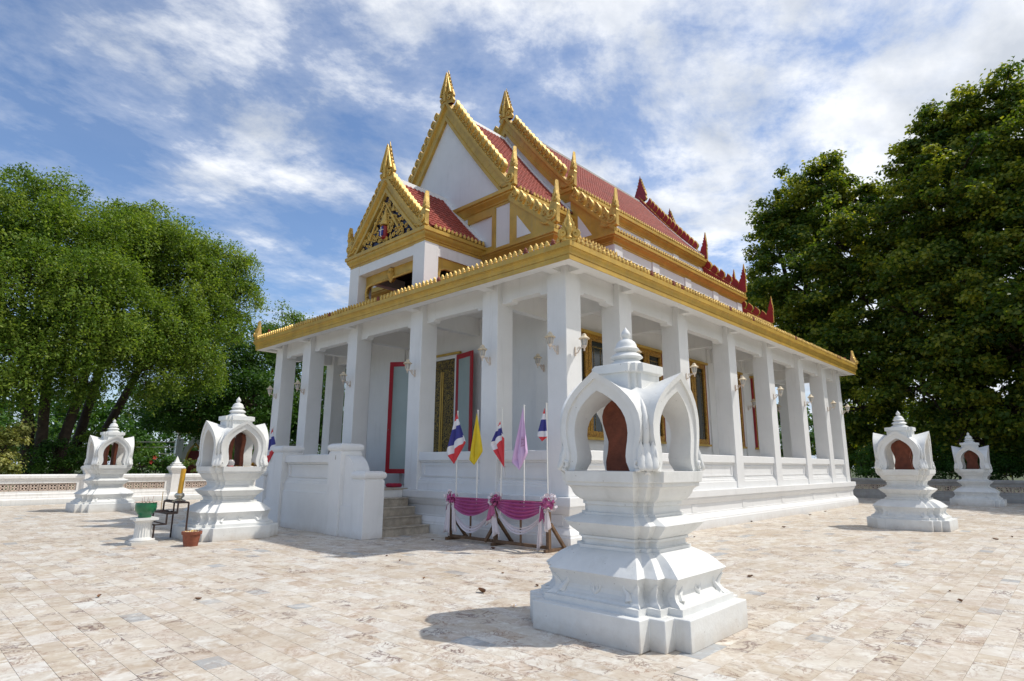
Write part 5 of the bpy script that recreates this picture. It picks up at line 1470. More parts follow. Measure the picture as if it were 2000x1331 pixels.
for (x, y, z0, z1) in ((-0.42, -0.45, 0, 0.37), (-0.42, 0.45, 0, 0.37), (0.20, -0.45, 0, 0.79), (0.20, 0.45, 0, 0.79), (-0.20, -0.45, 0.37, 0.58), (-0.20, 0.45, 0.37, 0.58), (-0.01, -0.45, 0.58, 0.79), (-0.01, 0.45, 0.58, 0.79)):
    m = MB(); bar(m, (x, y, z0), (x, y, z1), 0.028); m.build('leg' if z0 == 0 else 'riser', IRON, rack)
hold = thing('candle_holder', 'round tarnished silver candle holder on the top shelf of the rack', 'holder', (4.70, 14.42, 0.812))
m = MB(); m.lathe([(0.13, 0), (0.135, 0.012), (0.07, 0.04), (0.05, 0.055), (0.085, 0.08), (0.098, 0.12), (0.09, 0.155), (0.06, 0.175), (0.05, 0.175), (0.045, 0.14), (0.0, 0.135)], 24); m.build('bowl', SILVER, hold, smooth=40)
m = MB()
for z, r in ((0.10, 0.097), (0.125, 0.100)): m.lathe([(r, -0.006), (r + 0.006, 0), (r, 0.006)], 24, (0, 0, z))
m.build('beaded_band', SILVER, hold, smooth=60)
can_ = thing('candle', 'thick yellow wax candle standing in the silver holder', 'candle', (4.70, 14.42, 0.95))
m = MB(); m.tube([(0, 0, 0), (0.010, -0.012, 0.28), (0.018, -0.025, 0.55)], [0.052, 0.052, 0.050], 16); m.build('wax_column', WAX, can_, smooth=50)
m = MB(); m.tube([(0.018, -0.025, 0.545), (0.019, -0.025, 0.575)], 0.005, 5); m.build('wick', DARK, can_)
thin = thing('taper_candle', 'single thin yellow taper stuck on the upper rack shelf', 'candle', (4.50, 14.85, 0.60))
m = MB(); m.tube([(0, 0, 0), (0.0, 0.01, 0.40)], 0.007, 6); m.build('wax_column', WAX, thin)
tp = thing('flower_pot', 'worn terracotta pot of sand and dried petals at the pavilion foot', 'pot', (4.62, 13.22, 0))
m = MB(); m.lathe([(0.13, 0), (0.15, 0.12), (0.165, 0.22), (0.185, 0.225), (0.19, 0.28), (0.17, 0.285), (0.16, 0.25), (0.0, 0.26)], 28); m.build('bowl', TERRA, tp, smooth=40)
m = MB(); rn = random.Random(4)
for k in range(60):
    a = rn.uniform(0, 6.28); r = 0.15 * math.sqrt(rn.random()); c = Vector((r * math.cos(a), r * math.sin(a), 0.265 + rn.uniform(0, 0.05) * (1 - r / 0.16)))
    d = Vector((rn.uniform(-1, 1), rn.uniform(-1, 1), rn.uniform(-.6, .6))).normalized() * 0.022; e = d.orthogonal().normalized() * 0.014
    m.add([c - d, c + e, c + d, c - e], [(0, 1, 2, 3)], rn.choice((0, 0, 1)))
m.build('dried_petals', [PETALW, PETALY], tp, recalc=False)
# offerings laid inside the pavilion by the landing
def offering(name, label, cat, loc, fn):
    o = thing(name, label, cat, loc); fn(o); return o
def cup(o):
    m = MB(); m.lathe([(0.05, 0), (0.07, 0.04), (0.078, 0.09), (0.06, 0.13), (0.035, 0.15), (0.0, 0.152)], 16); m.build('dome', CLEAR, o, smooth=50)
    m = MB(); m.lathe([(0.055, -0.001), (0.06, 0.02), (0.0, 0.022)], 14); m.build('tray', BUSHF, o)
offering('offering_bowl', 'small clear domed offering bowl inside the pavilion by the landing', 'bowl', (5.55, 13.98, 1.551), cup)
def garland(o):
    rn = random.Random(8); m = MB()
    for k in range(90):
        a = rn.uniform(0, 6.28); r = 0.10 * math.sqrt(rn.random()); c = Vector((r * math.cos(a), r * math.sin(a), 0.02 + rn.uniform(0, 0.13) * (1 - r / 0.13)))
        d = Vector((rn.uniform(-1, 1), rn.uniform(-1, 1), rn.uniform(-1, 1))).normalized() * 0.03; e = d.orthogonal().normalized() * 0.022
        m.add([c - d, c + e, c + d, c - e], [(0, 1, 2, 3)], rn.choice((0, 0, 1, 2)))
    m.build('flowers', [PETALY, DRYLEAF, FRED], o, recalc=False)
offering('flower_garland', 'withered yellow flower garland heaped inside the pavilion by the landing', 'garland', (6.12, 14.00, 1.552), garland)
def petals(o):
    rn = random.Random(9); m = MB()
    for k in range(26):
        c = Vector((rn.uniform(-0.22, 0.22), rn.uniform(-0.05, 0.05), 0.006 + 0.006 * rn.random())); a = rn.uniform(0, 6.28)
        d = Vector((math.cos(a), math.sin(a), 0.15)) * 0.022; e = Vector((-math.sin(a), math.cos(a), -0.1)) * 0.014
        m.add([c - d, c + e, c + d, c - e], [(0, 1, 2, 3)])
    m.build('petals', PETALY, o, recalc=False)
offering('scattered_petals', 'scattered yellow petals on the sill of the pavilion by the landing', 'petals', (5.85, 13.90, 1.552), petals)

# ================================================================ boundary walls with pierced blocks
def lattice_mesh():
    m = MB(); s = 0.138; t = 0.045
    for (a, b, p, q) in ((-s, s, s - 0.022, s), (-s, s, -s, -s + 0.022), (-s, -s + 0.022, -s + 0.022, s - 0.022), (s - 0.022, s, -s + 0.022, s - 0.022)): m.box(a, b, -t, t, p, q)
    for cx in (-0.052, 0.052):
        for cz in (-0.052, 0.052):
            n = 10; ro, ri = 0.062, 0.036; fr_, bk = [], []
            for k in range(n):
                a = 2 * math.pi * k / n; c_, s_ = math.cos(a), math.sin(a)
                for r in (ro, ri): fr_.append((cx + r * c_, -t + 0.008, cz + r * s_)); bk.append((cx + r * c_, t - 0.008, cz + r * s_))
            fs = []
            for k in range(n):
                a, b = 2 * k, 2 * ((k + 1) % n)
                fs += [(a, b, b + 1, a + 1), (2 * n + a, 2 * n + a + 1, 2 * n + b + 1, 2 * n + b), (a + 1, b + 1, 2 * n + b + 1, 2 * n + a + 1), (a, 2 * n + a, 2 * n + b, b)]
            m.add(fr_ + bk, fs)
    return m.mesh('lattice_block', LATT)
LAT = lattice_mesh()
def boundary_wall(name, label, origin, rz, length, pitch, first, height, WALLW=WALLW):
    """runs along local +X from the origin, seen from local -Y"""
    w = thing(name, label, 'wall', origin, rz)
    k = height / 1.17
    m = MB()
    prof = [(-0.16, -0.05), (-0.16, 0.20 * k), (-0.12, 0.24 * k), (-0.12, 0.27 * k), (-0.10, 0.34 * k), (-0.10, 0.42 * k), (-0.07, 0.44 * k), (-0.07, 0.52 * k), (0.07, 0.52 * k), (0.12, 0.24 * k), (0.16, 0.2 * k), (0.16, -0.05)]
    m.loft([[(x, y, z) for y, z in prof] for x in (0, length)], True); m.build('wall_base', WALLW, w)
    m = MB()
    prof = [(-0.07, 0.82 * k), (-0.07, 0.93 * k), (-0.10, 0.95 * k), (-0.10, 1.00 * k), (-0.14, 1.02 * k), (-0.14, 1.12 * k), (-0.10, 1.17 * k), (0.10, 1.17 * k), (0.14, 1.12 * k), (0.07, 0.82 * k)]
    m.loft([[(x, y, z) for y, z in prof] for x in (0, length)], True); m.build('coping', WALLW, w)
    x = first; posts = []
    while x < length + 0.3:
        if x > -0.3: posts.append(x)
        x += pitch
    mp_ = MB()
    def sq(a, z): return [(-a, -a, z), (a, -a, z), (a, a, z), (-a, a, z)]
    mp_.loft([sq(0.27, -0.05), sq(0.27, 0.2 * k), sq(0.23, 0.3 * k), sq(0.20, 0.36 * k), sq(0.20, 1.20 * k), sq(0.205, 1.21 * k)], True)
    pm_ = mp_.mesh('post', WALLW)
    mc = MB()
    mc.loft([sq(0.205, 1.21 * k), sq(0.225, 1.23 * k), sq(0.225, 1.25 * k), sq(0.23, 1.29 * k), sq(0.30, 1.39 * k), sq(0.31, 1.44 * k), sq(0.27, 1.50 * k), sq(0.19, 1.53 * k), sq(0.19, 1.55 * k), sq(0.215, 1.575 * k), sq(0.21, 1.59 * k), sq(0.14, 1.61 * k), sq(0.14, 1.63 * k),
             sq(0.165, 1.65 * k), sq(0.15, 1.67 * k), sq(0.10, 1.69 * k), sq(0.085, 1.74 * k), sq(0.05, 1.84 * k), sq(0.02, 1.92 * k), sq(0.002, 1.97 * k)], True)
    cm_ = mc.mesh('post_cap', WALLW, smooth=30)
    for x in posts:
        p = obj('post', pm_, w, matrix=Matrix.Translation((x, 0, 0))); obj('post_cap', cm_, p)
    edges = [0.0] + posts + [length]
    for a, b in zip(edges[:-1], edges[1:]):
        a0, b0 = a + 0.20, b - 0.20
        if b0 - a0 < 0.5: continue
        n = int((b0 - a0 - 0.24) / 0.305); mgn = (b0 - a0 - n * 0.305) / 2
        m = MB()
        m.box(a0, a0 + mgn - 0.004, -0.068, 0.068, 0.521 * k, 0.819 * k); m.box(b0 - mgn + 0.004, b0, -0.068, 0.068, 0.521 * k, 0.819 * k); m.build('panel_jamb', WALLW, w)
        for j in range(n):
            obj('lattice_block', LAT, w, matrix=Matrix.Translation((a0 + mgn + 0.305 * (j + 0.5), 0, 0.67 * k)) @ Matrix.Diagonal((1, 1, 1.03 * k, 1)))
    return w
boundary_wall('boundary_wall', 'low white boundary wall with pierced lattice blocks, sunlit, on the left', (-1.5, 30.45, 0), 0, 23.0, 3.30, 1.25, 1.17)
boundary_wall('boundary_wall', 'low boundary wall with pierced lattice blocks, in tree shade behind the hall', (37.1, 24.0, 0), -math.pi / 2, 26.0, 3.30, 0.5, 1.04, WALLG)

# ================================================================ fallen leaves
rn = random.Random(21)
leaf_px = [(193, 1167, .07, 'curled pale brown leaf alone on the left foreground slabs'), (387, 1172, .07, 'dark curled leaf in the middle of the left foreground slabs'), (941, 1158, .12, 'large upturned brown leaf in the centre foreground'),
           (963, 1073, .10, 'big brown leaf in front of the flag stand'), (845, 1056, .06, 'small brown leaf between steps and flag stand'), (755, 1087, .05, 'small leaf left of the centre shadow edge'), (781, 1096, .05, 'tiny dark leaf near the shadow edge'),
           (976, 1098, .05, 'small leaf in front of the flag stand foot'), (982, 1121, .05, 'small dark leaf in the centre pavement'), (1049, 1146, .06, 'dark leaf beside the big pavilion plinth'), (828, 1131, .05, 'reddish leaf on the centre slabs'),
           (1531, 1031, .10, 'dark leaf on the pavement along the long side'), (1465, 1128, .08, 'reddish leaf right of the big pavilion'), (1945, 1055, .10, 'dark leaf at the far right of the pavement'), (1582, 1007, .08, 'dark leaf at the foot of the long plinth'),
           (1612, 1000, .08, 'small leaf near the far end of the long plinth'), (1356, 1050, .07, 'small leaf behind the big pavilion'), (1468, 1020, .09, 'brown leaf close under the long plinth'), (1876, 1176, .07, 'reddish leaf on the right foreground slabs'),
           (1599, 1171, .06, 'small red leaf on the right middle pavement'), (1855, 1156, .05, 'tiny dark leaf on the right pavement'), (1977, 1050, .07, 'small leaf at the right picture edge')]
for px, py, s, lab in leaf_px:
    s *= 0.78
    d = FWD + RIGHT * ((px - 1000) / 2000 / FOC) + UP * ((665.5 - py) / 2000 / FOC)
    p = CAM + d * (-1.6 / d.z)
    lf = thing('fallen_leaf', lab + ', lying on the marble', 'leaf', (p.x, p.y, 0.003), rn.uniform(0, 6.28), 'fallen leaves on the pavement')
    m = MB(); n = 7; rows = []
    for i in range(n):
        u = i / (n - 1); w = s * 0.45 * math.sin(math.pi * min(1, u * 0.93 + 0.05)) ** 0.8
        up_ = s * (0.10 + 0.55 * (u - 0.4) ** 2 * 2)
        rows.append([(s * (u - 0.5) * 1.5, -w, up_ + w * 0.7), (s * (u - 0.5) * 1.5, 0, max(0.002, up_ - s * 0.1)), (s * (u - 0.5) * 1.5, w, up_ + w * 0.9 * rn.uniform(0.3, 1))])
    m.loft(rows, False, closed=False); b = m.build('blade', DRYLEAF, lf, smooth=70, recalc=False)
    m = MB(); m.tube([(s * 0.7, 0, s * 0.3), (s * 1.05, s * 0.1, s * 0.15)], 0.003, 4); m.build('stalk', DRYLEAF, lf)
fr = thing('frangipani_flower', 'white frangipani flower with yellow heart lying beside the big pavilion shadow', 'flower', (*tuple((CAM + (lambda d: d * (-1.6 / d.z))(FWD + RIGHT * ((1003 - 1000) / 2000 / FOC) + UP * ((665.5 - 1186) / 2000 / FOC)))[:2]), 0.003))
m = MB()
for k in range(5):
    a = k * 2 * math.pi / 5; c_, s_ = math.cos(a), math.sin(a); q = (-s_, c_)
    m.add([(0, 0, 0.012), (0.02 * c_ + 0.014 * q[0], 0.02 * s_ + 0.014 * q[1], 0.018), (0.052 * c_, 0.052 * s_, 0.022), (0.02 * c_ - 0.014 * q[0], 0.02 * s_ - 0.014 * q[1], 0.012)], [(0, 1, 2, 3)], 0)
    m.add([(0, 0, 0.0145), (0.012 * c_ + 0.006 * q[0], 0.012 * s_ + 0.006 * q[1], 0.019), (0.022 * c_, 0.022 * s_, 0.021), (0.012 * c_ - 0.006 * q[0], 0.012 * s_ - 0.006 * q[1], 0.0175)], [(0, 1, 2, 3)], 1)
m.build('petals', [FWHITE, PETALY], fr, recalc=False)
# ================================================================ vegetation
def leaf_mesh(name, C, A, B, tone, mat):
    """rhombic folded leaves: centre C, half length A, half width B (arrays n x 3)"""
    n = len(C); Nn = np.cross(A, B); ln = np.linalg.norm(Nn, axis=1, keepdims=True) + 1e-9
    fold = Nn / ln * np.linalg.norm(B, axis=1, keepdims=True) * 0.35
    V = np.empty((n, 4, 3)); V[:, 0] = C - A; V[:, 1] = C + B + fold; V[:, 2] = C + A; V[:, 3] = C - B + fold
    me = bpy.data.meshes.new(name)
    me.vertices.add(n * 4); me.vertices.foreach_set('co', V.reshape(-1))
    me.loops.add(n * 6); me.polygons.add(n * 2)
    base = (np.arange(n) * 4)[:, None]
    me.loops.foreach_set('vertex_index', (base + np.array([0, 1, 2, 0, 2, 3])).reshape(-1).astype(np.int32))
    me.polygons.foreach_set('loop_start', (np.arange(n * 2) * 3).astype(np.int32))
    me.polygons.foreach_set('loop_total', np.full(n * 2, 3, np.int32))
    a = me.attributes.new('tone', 'FLOAT', 'FACE'); a.data.foreach_set('value', np.repeat(np.clip(tone, 0, 1), 2).astype(np.float32))
    me.materials.append(mat); me.update(); me.validate()
    return me
def crown_points(rs, blobs, clump_r, clumps_per, leaves_per, leaf_len, leaf_w, droop, flat=0.75, shell=0.55, tone_mu=0.45, strand=0.0, ragged=0.11):
    C, A, B, Tn, centers = [], [], [], [], []
    for (c, r) in blobs:
        c = np.array(c); r = np.array(r)
        vol = float(np.prod(r)) ** (2 / 3)
        n = max(6, int(clumps_per * vol))
        d = rs.normal(size=(n, 3)); d /= np.linalg.norm(d, axis=1, keepdims=True)
        rad = shell + (1 - shell) * rs.random((n, 1)) ** 0.7
        rad *= 1 + np.abs(rs.normal(size=(n, 1))) * ragged * 1.3 - ragged * 0.6
        cc = c + d * rad * r
        centers.append(cc)
        for k in range(n):
            m = int(leaves_per * rs.uniform(0.6, 1.4)); cr = clump_r * rs.uniform(0.55, 1.35)
            # leaves sit on an uneven puff, thickest on its upper side
            u = rs.normal(size=(m, 3)); u /= np.linalg.norm(u, axis=1, keepdims=True)
            u[:, 2] = np.where(u[:, 2] < -0.25, -u[:, 2] * 0.6, u[:, 2])
            q = u * (rs.random((m, 1)) ** 0.45) * cr * np.array([1.0, 1.0, flat]) + rs.normal(size=(m, 3)) * 0.12 * cr
            q[:, 2] -= droop * (rs.random(m) ** 2) * cr * 1.6
            if strand:
                # part of the foliage hangs in loose tapering sprays
                ms = int(m * strand); ns = max(3, ms // 22); sid = rs.integers(0, ns, ms)
                st = rs.normal(size=(ns, 3)); st /= np.linalg.norm(st, axis=1, keepdims=True); st[:, 2] = np.abs(st[:, 2]) * 0.6
                ln_ = rs.uniform(0.6, 1.5, ns) * cr * 1.5; out = st * np.array([1, 1, 0.0])
                tt = rs.random(ms)
                q[:ms] = st[sid] * cr * 0.85 + out[sid] * (tt * 0.5 * cr)[:, None] + rs.normal(size=(ms, 3)) * (0.06 + 0.06 * (1 - tt))[:, None]
                q[:ms, 2] -= tt ** 1.4 * ln_[sid]
            p = cc[k] + q
            # blades face outwards and up from their puff
            nn = u * 0.75 + np.array([0, 0, 0.45]) + rs.normal(size=(m, 3)) * 0.45
            nn /= np.linalg.norm(nn, axis=1, keepdims=True)
            a = rs.normal(size=(m, 3)); a[:, 2] -= droop * 1.5
            a -= nn * np.sum(a * nn, axis=1, keepdims=True); a /= np.linalg.norm(a, axis=1, keepdims=True) + 1e-9
            b = np.cross(nn, a)
            s = rs.uniform(0.7, 1.25, size=(m, 1))
            C.append(p); A.append(a * leaf_len / 2 * s); B.append(b * leaf_w / 2 * s)
            tn = rs.normal(tone_mu + rs.normal() * 0.16, 0.17, size=m); tn += (rs.random(m) < 0.06) * 0.35; Tn.append(np.clip(tn, 0, 1))
    return np.concatenate(C), np.concatenate(A), np.concatenate(B), np.concatenate(Tn), centers
def tree(name, label, base, blobs, mat, seed, trunk_r=0.35, clump_r=0.9, clumps_per=14, leaves_per=95, leaf=(0.15, 0.08), droop=0.35, stems=1, fork=0.30, group=None, tone_mu=0.45, twig=True, lean=(0, 0), shell=0.5, strand=0.0, ragged=0.11):
    rs = np.random.default_rng(seed); rnd = random.Random(seed)
    t = thing(name, label, 'tree', tuple(base), group=group)
    bl = [(tuple(Vector(c) - Vector(base)), r) for c, r in blobs]
    C, A, B, Tn, centers = crown_points(rs, bl, clump_r, clumps_per, leaves_per, leaf[0], leaf[1], droop, tone_mu=tone_mu, shell=shell, strand=strand, ragged=ragged)
    obj('crown', leaf_mesh('crown', C, A, B, Tn, mat), t)
    mb = MB()
    top = max(c[2] for c, r in bl); low = min(c[2] - r[2] for c, r in bl)
    roots = []
    for s in range(stems):
        a = 2 * math.pi * s / max(1, stems) + 0.5
        off = Vector((math.cos(a), math.sin(a), 0)) * (trunk_r * 1.4 if stems > 1 else 0)
        fz = max(1.0, low + (top - low) * fork) * rnd.uniform(0.85, 1.15)
        fk = off * 2.2 + Vector((lean[0], lean[1], fz))
        mid_ = off * 1.3 + Vector((lean[0] * 0.4, lean[1] * 0.4, fz * 0.5))
        r0 = trunk_r * (1 if stems == 1 else 0.65)
        mb.tube([off * 0.9 + Vector((0, 0, -0.15)), off + Vector((0, 0, 0.4)), mid_, fk], [r0 * 1.5, r0 * 1.1, r0 * 0.9, r0 * 0.7], 10)
        roots.append((fk, r0 * 0.62))
    for (c, r), cc in zip(bl, centers):
        f, rr = min(roots, key=lambda q: (Vector(c) - q[0]).length)
        c = Vector(c); m_ = f.lerp(c, 0.5) + Vector((rnd.uniform(-.6, .6), rnd.uniform(-.6, .6), rnd.uniform(-0.2, 0.7)))
        mb.tube([f - Vector((0, 0, 0.2)), f.lerp(m_, 0.5) + Vector((0, 0, 0.2)), m_, c], [rr, rr * 0.72, rr * 0.5, rr * 0.26], 7)
        if twig:
            for k in range(0, len(cc), max(1, len(cc) // 14)):
                e = Vector(cc[k]); h = c.lerp(e, 0.5) + Vector((rnd.uniform(-.2, .2), rnd.uniform(-.2, .2), 0.2))
                mb.tube([c, h, e], [rr * 0.22, rr * 0.14, 0.012], 5, caps=False)
    mb.build('trunk', BARK, t, smooth=60, recalc=False)
    return t
def blob(px, py, dist, rpx, squash=0.85):
    p = at(px, py, dist); depth = (p - CAM).dot(FWD); r = rpx / (2000 * FOC) * depth
    return (tuple(p), (r, r, r * squash))
def gnd(px, dist):
    p = at(px, 905, dist); return (p.x, p.y, -0.06)

# ---- left: the great weeping fig and its neighbours
tree('fig_tree', 'huge light green weeping fig with several dark stems at the left edge', gnd(85, 37),
     [blob(*b) for b in ((30, 405, 36, 80), (95, 375, 36, 45), (110, 470, 35, 85), (-70, 450, 37, 120), (60, 560, 34, 105), (-40, 620, 35, 100), (170, 550, 34, 95), (130, 660, 33.5, 75), (205, 460, 36, 75), (40, 690, 33.5, 75), (215, 660, 34, 70), (10, 760, 34.5, 45), (150, 745, 34, 45))],
     FIG, 1, trunk_r=0.42, stems=5, fork=0.16, strand=0.65, ragged=0.16, shell=0.6, clump_r=0.80, clumps_per=12, leaves_per=270, leaf=(0.15, 0.08), droop=0.7, group='trees left of the hall', tone_mu=0.5)
tree('fig_tree', 'light green weeping fig whose leaning limbs spread towards the hall', gnd(150, 39),
     [blob(*b) for b in ((265, 490, 37, 85), (330, 500, 37, 75), (390, 545, 38, 75), (430, 505, 38, 42), (480, 515, 38, 28), (470, 575, 38, 44), (265, 610, 35, 85), (345, 640, 36, 80), (420, 635, 37, 55), (255, 425, 38, 36), (290, 720, 35.5, 60), (380, 710, 37, 55), (300, 430, 38, 34))],
     FIG, 2, trunk_r=0.40, stems=2, fork=0.12, strand=0.65, ragged=0.16, shell=0.6, clump_r=0.72, clumps_per=13.5, leaves_per=250, leaf=(0.15, 0.08), droop=0.7, lean=(1.5, 0.4), group='trees left of the hall', tone_mu=0.52)
tree('broad_tree', 'dense deep green tree between the fig and the hall front', gnd(455, 44),
     [blob(*b) for b in ((430, 715, 43, 75), (505, 690, 44, 62), (480, 790, 42, 80), (395, 800, 43, 70), (555, 680, 46, 50), (330, 800, 44, 55), (545, 800, 45, 65))],
     DEEP, 3, trunk_r=0.4, fork=0.2, clump_r=0.9, clumps_per=15, leaves_per=120, leaf=(0.17, 0.10), droop=0.25, group='trees left of the hall', tone_mu=0.45)
tree('broad_tree', 'pale feathery tree rising behind the far end of the front eave', gnd(600, 58),
     [blob(*b) for b in ((560, 640, 57, 42), (600, 660, 58, 50), (640, 700, 58, 60), (600, 780, 58, 70), (530, 800, 58, 60))],
     FIG, 4, trunk_r=0.35, clump_r=1.0, clumps_per=9, leaves_per=90, leaf=(0.22, 0.12), droop=0.2, group='trees left of the hall', tone_mu=0.45)
tree('broad_tree', 'shaded green tree seen through the left columns of the hall', gnd(640, 46),
     [blob(*b) for b in ((610, 800, 46, 70), (660, 760, 47, 60), (620, 860, 46, 60), (690, 840, 47, 60))],
     DEEP, 5, trunk_r=0.3, clump_r=0.9, clumps_per=12, leaves_per=100, leaf=(0.18, 0.10), droop=0.2, group='trees left of the hall', tone_mu=0.4)

def shrub(name, label, base, blobs, mat, seed, leaf=(0.12, 0.07), per=14, lp=110, cr=0.4, flowers=0, tone_mu=0.45, droop=0.1):
    rs = np.random.default_rng(seed); rnd = random.Random(seed)
    t = thing(name, label, 'shrub', tuple(base), group='shrubs beyond the boundary wall')
    bl = [(tuple(Vector(c) - Vector(base)), r) for c, r in blobs]
    C, A, B, Tn, centers = crown_points(rs, bl, cr, per, lp, leaf[0], leaf[1], droop, tone_mu=tone_mu)
    keep = C[:, 2] > 0.02
    obj('crown', leaf_mesh('crown', C[keep], A[keep], B[keep], Tn[keep], mat), t)
    mb = MB()
    for (c, r), cc in zip(bl, centers):
        mb.tube([(rnd.uniform(-.1, .1), rnd.uniform(-.1, .1), -0.05), tuple(Vector(c) * 0.5), c], [0.05, 0.035, 0.02], 6)
        for k in range(0, len(cc), max(1, len(cc) // 8)): mb.tube([c, tuple(cc[k])], [0.018, 0.006], 4, caps=False)
    mb.build('stem', BARK, t, recalc=False)
    for k in range(flowers):
        (c, r) = bl[k % len(bl)]; c = Vector(c) - (Vector(base) * 0) + Vector((rnd.uniform(-.5, .5) * r[0], -abs(r[1]) * 0.95, rnd.uniform(0, .8) * r[2]))
        m = MB()
        for j in range(5):
            a = j * 1.2566; m.add([c, c + Vector((0.07 * math.cos(a - .4), -0.03, 0.07 * math.sin(a - .4))), c + Vector((0.11 * math.cos(a), -0.05, 0.11 * math.sin(a))), c + Vector((0.07 * math.cos(a + .4), -0.03, 0.07 * math.sin(a + .4)))], [(0, 1, 2, 3)])
        m.build('blossom', BUSHF, t, recalc=False)
    return t
shrub('variegated_shrub', 'tall yellow green variegated shrub at the left picture edge', gnd(8, 33.5), [blob(5, 880, 33.5, 38, 1.0), blob(15, 845, 33.3, 26), blob(-30, 860, 33.5, 40), blob(22, 905, 33, 25)], VARIE, 31, leaf=(0.14, 0.09), per=26, lp=130, cr=0.45, tone_mu=0.55)
shrub('hibiscus_shrub', 'round hibiscus shrub with red blossoms between two pavilions behind the wall', gnd(310, 33.5), [blob(305, 905, 33.5, 30), blob(275, 912, 33.5, 26), blob(335, 915, 34, 22)], DEEP, 32, per=30, lp=120, cr=0.35, flowers=2, tone_mu=0.55)
shrub('leafy_shrub', 'dark shrub behind the wall under the fig stems', gnd(70, 36), [blob(60, 905, 36, 36), blob(105, 900, 36, 40), blob(140, 912, 36, 30)], DEEP, 33, per=20, lp=110, cr=0.5, tone_mu=0.5)
shrub('leafy_shrub', 'broad mid green shrub just left of the farthest left pavilion roof', gnd(165, 38), [blob(165, 890, 38, 45), blob(205, 880, 39, 48), blob(245, 895, 38, 40)], FIG, 34, per=16, lp=110, cr=0.6, leaf=(0.16, 0.09), tone_mu=0.45)
shrub('clipped_shrub', 'low clipped shrub with pale tips beside the little gilded gate', gnd(390, 36), [blob(385, 912, 36, 18), blob(405, 918, 36, 18)], VARIE, 35, per=40, lp=60, cr=0.3, tone_mu=0.1)
shrub('leafy_shrub', 'dark shrub behind the wall left of the landing', gnd(480, 38), [blob(470, 890, 38, 40), blob(520, 880, 39, 40), blob(430, 895, 38, 32)], DEEP, 36, per=16, lp=110, cr=0.6, tone_mu=0.4)

shrub('leafy_shrub', 'dark shrub behind the shaded back wall, next to the end of the hall', gnd(1705, 41), [blob(1680, 905, 41, 30), blob(1715, 900, 41, 34), blob(1755, 908, 41, 30), blob(1700, 928, 40.5, 26), blob(1740, 930, 40.5, 26)], DEEP, 37, per=20, lp=110, cr=0.5, tone_mu=0.5)
shrub('leafy_shrub', 'dark shrub behind the back wall between the two right hand pavilions', gnd(1835, 42), [blob(1795, 908, 42, 32), blob(1840, 900, 42, 34), blob(1880, 908, 42, 32), blob(1810, 930, 41, 28), blob(1860, 930, 41, 28)], DEEP, 38, per=18, lp=110, cr=0.5, tone_mu=0.35)
shrub('leafy_shrub', 'dark shrub behind the back wall at the right picture edge', gnd(1970, 42), [blob(1930, 908, 42, 32), blob(1975, 900, 42, 36), blob(2020, 905, 42, 36), blob(1920, 930, 41, 28), blob(1965, 930, 41, 28), blob(2010, 930, 41, 28)], DEEP, 39, per=18, lp=110, cr=0.5, tone_mu=0.3)

# ---- right: two bodhi trees
tree('bodhi_tree', 'dark bodhi tree with yellow green tips behind the far end of the hall', gnd(1640, 50),
     [blob(*b) for b in ((1590, 385, 49, 62), (1540, 450, 49, 62), (1505, 430, 49, 36), (1680, 395, 50, 58), (1485, 505, 48, 30), (1640, 480, 47, 85), (1500, 585, 49, 46), (1570, 570, 47, 90), (1690, 590, 46, 95), (1560, 680, 48, 62),
                         (1640, 690, 45, 80), (1745, 480, 48, 70), (1730, 700, 45, 80), (1620, 330, 49, 26), (1685, 800, 46, 70), (1650, 870, 47, 45))],
     BODHI, 6, trunk_r=0.6, fork=0.28, clump_r=0.78, clumps_per=12, leaves_per=115, leaf=(0.25, 0.20), droop=0.25, group='bodhi trees right of the hall', tone_mu=0.54, shell=0.5, ragged=0.22)
tree('bodhi_tree', 'tallest dark bodhi tree with spreading limbs at the right picture edge', gnd(1900, 46),
     [blob(*b) for b in ((1950, 215, 46, 70), (1880, 260, 46, 68), (1820, 300, 46, 62), (1785, 345, 46, 38), (2010, 270, 45, 90), (1870, 370, 44, 95), (1970, 390, 43, 105), (1800, 430, 45, 75), (1840, 520, 43, 90), (1940, 540, 42, 105), (2040, 560, 42, 110),
                         (1790, 620, 43, 85), (1890, 670, 42, 95), (1990, 690, 41, 100), (1800, 760, 43, 80), (1900, 800, 42, 80), (2010, 820, 41, 80), (1830, 225, 46, 22), (2090, 420, 43, 110))],
     BODHI, 7, trunk_r=0.75, fork=0.25, clump_r=0.74, clumps_per=12.5, leaves_per=110, leaf=(0.24, 0.19), droop=0.25, group='bodhi trees right of the hall', tone_mu=0.54, shell=0.5, ragged=0.22)
tree('bodhi_tree', 'low bodhi tree overhanging the shaded back wall at the right', gnd(2060, 50),
     [blob(*b) for b in ((1850, 850, 50, 75), (1950, 860, 50, 80), (2050, 850, 48, 100), (1740, 860, 52, 65), (1690, 890, 52, 40), (2120, 700, 46, 120), (2150, 500, 44, 120))],
     BODHI, 8, trunk_r=0.5, fork=0.3, clump_r=1.0, clumps_per=12, leaves_per=95, leaf=(0.24, 0.19), droop=0.25, group='bodhi trees right of the hall', tone_mu=0.40)
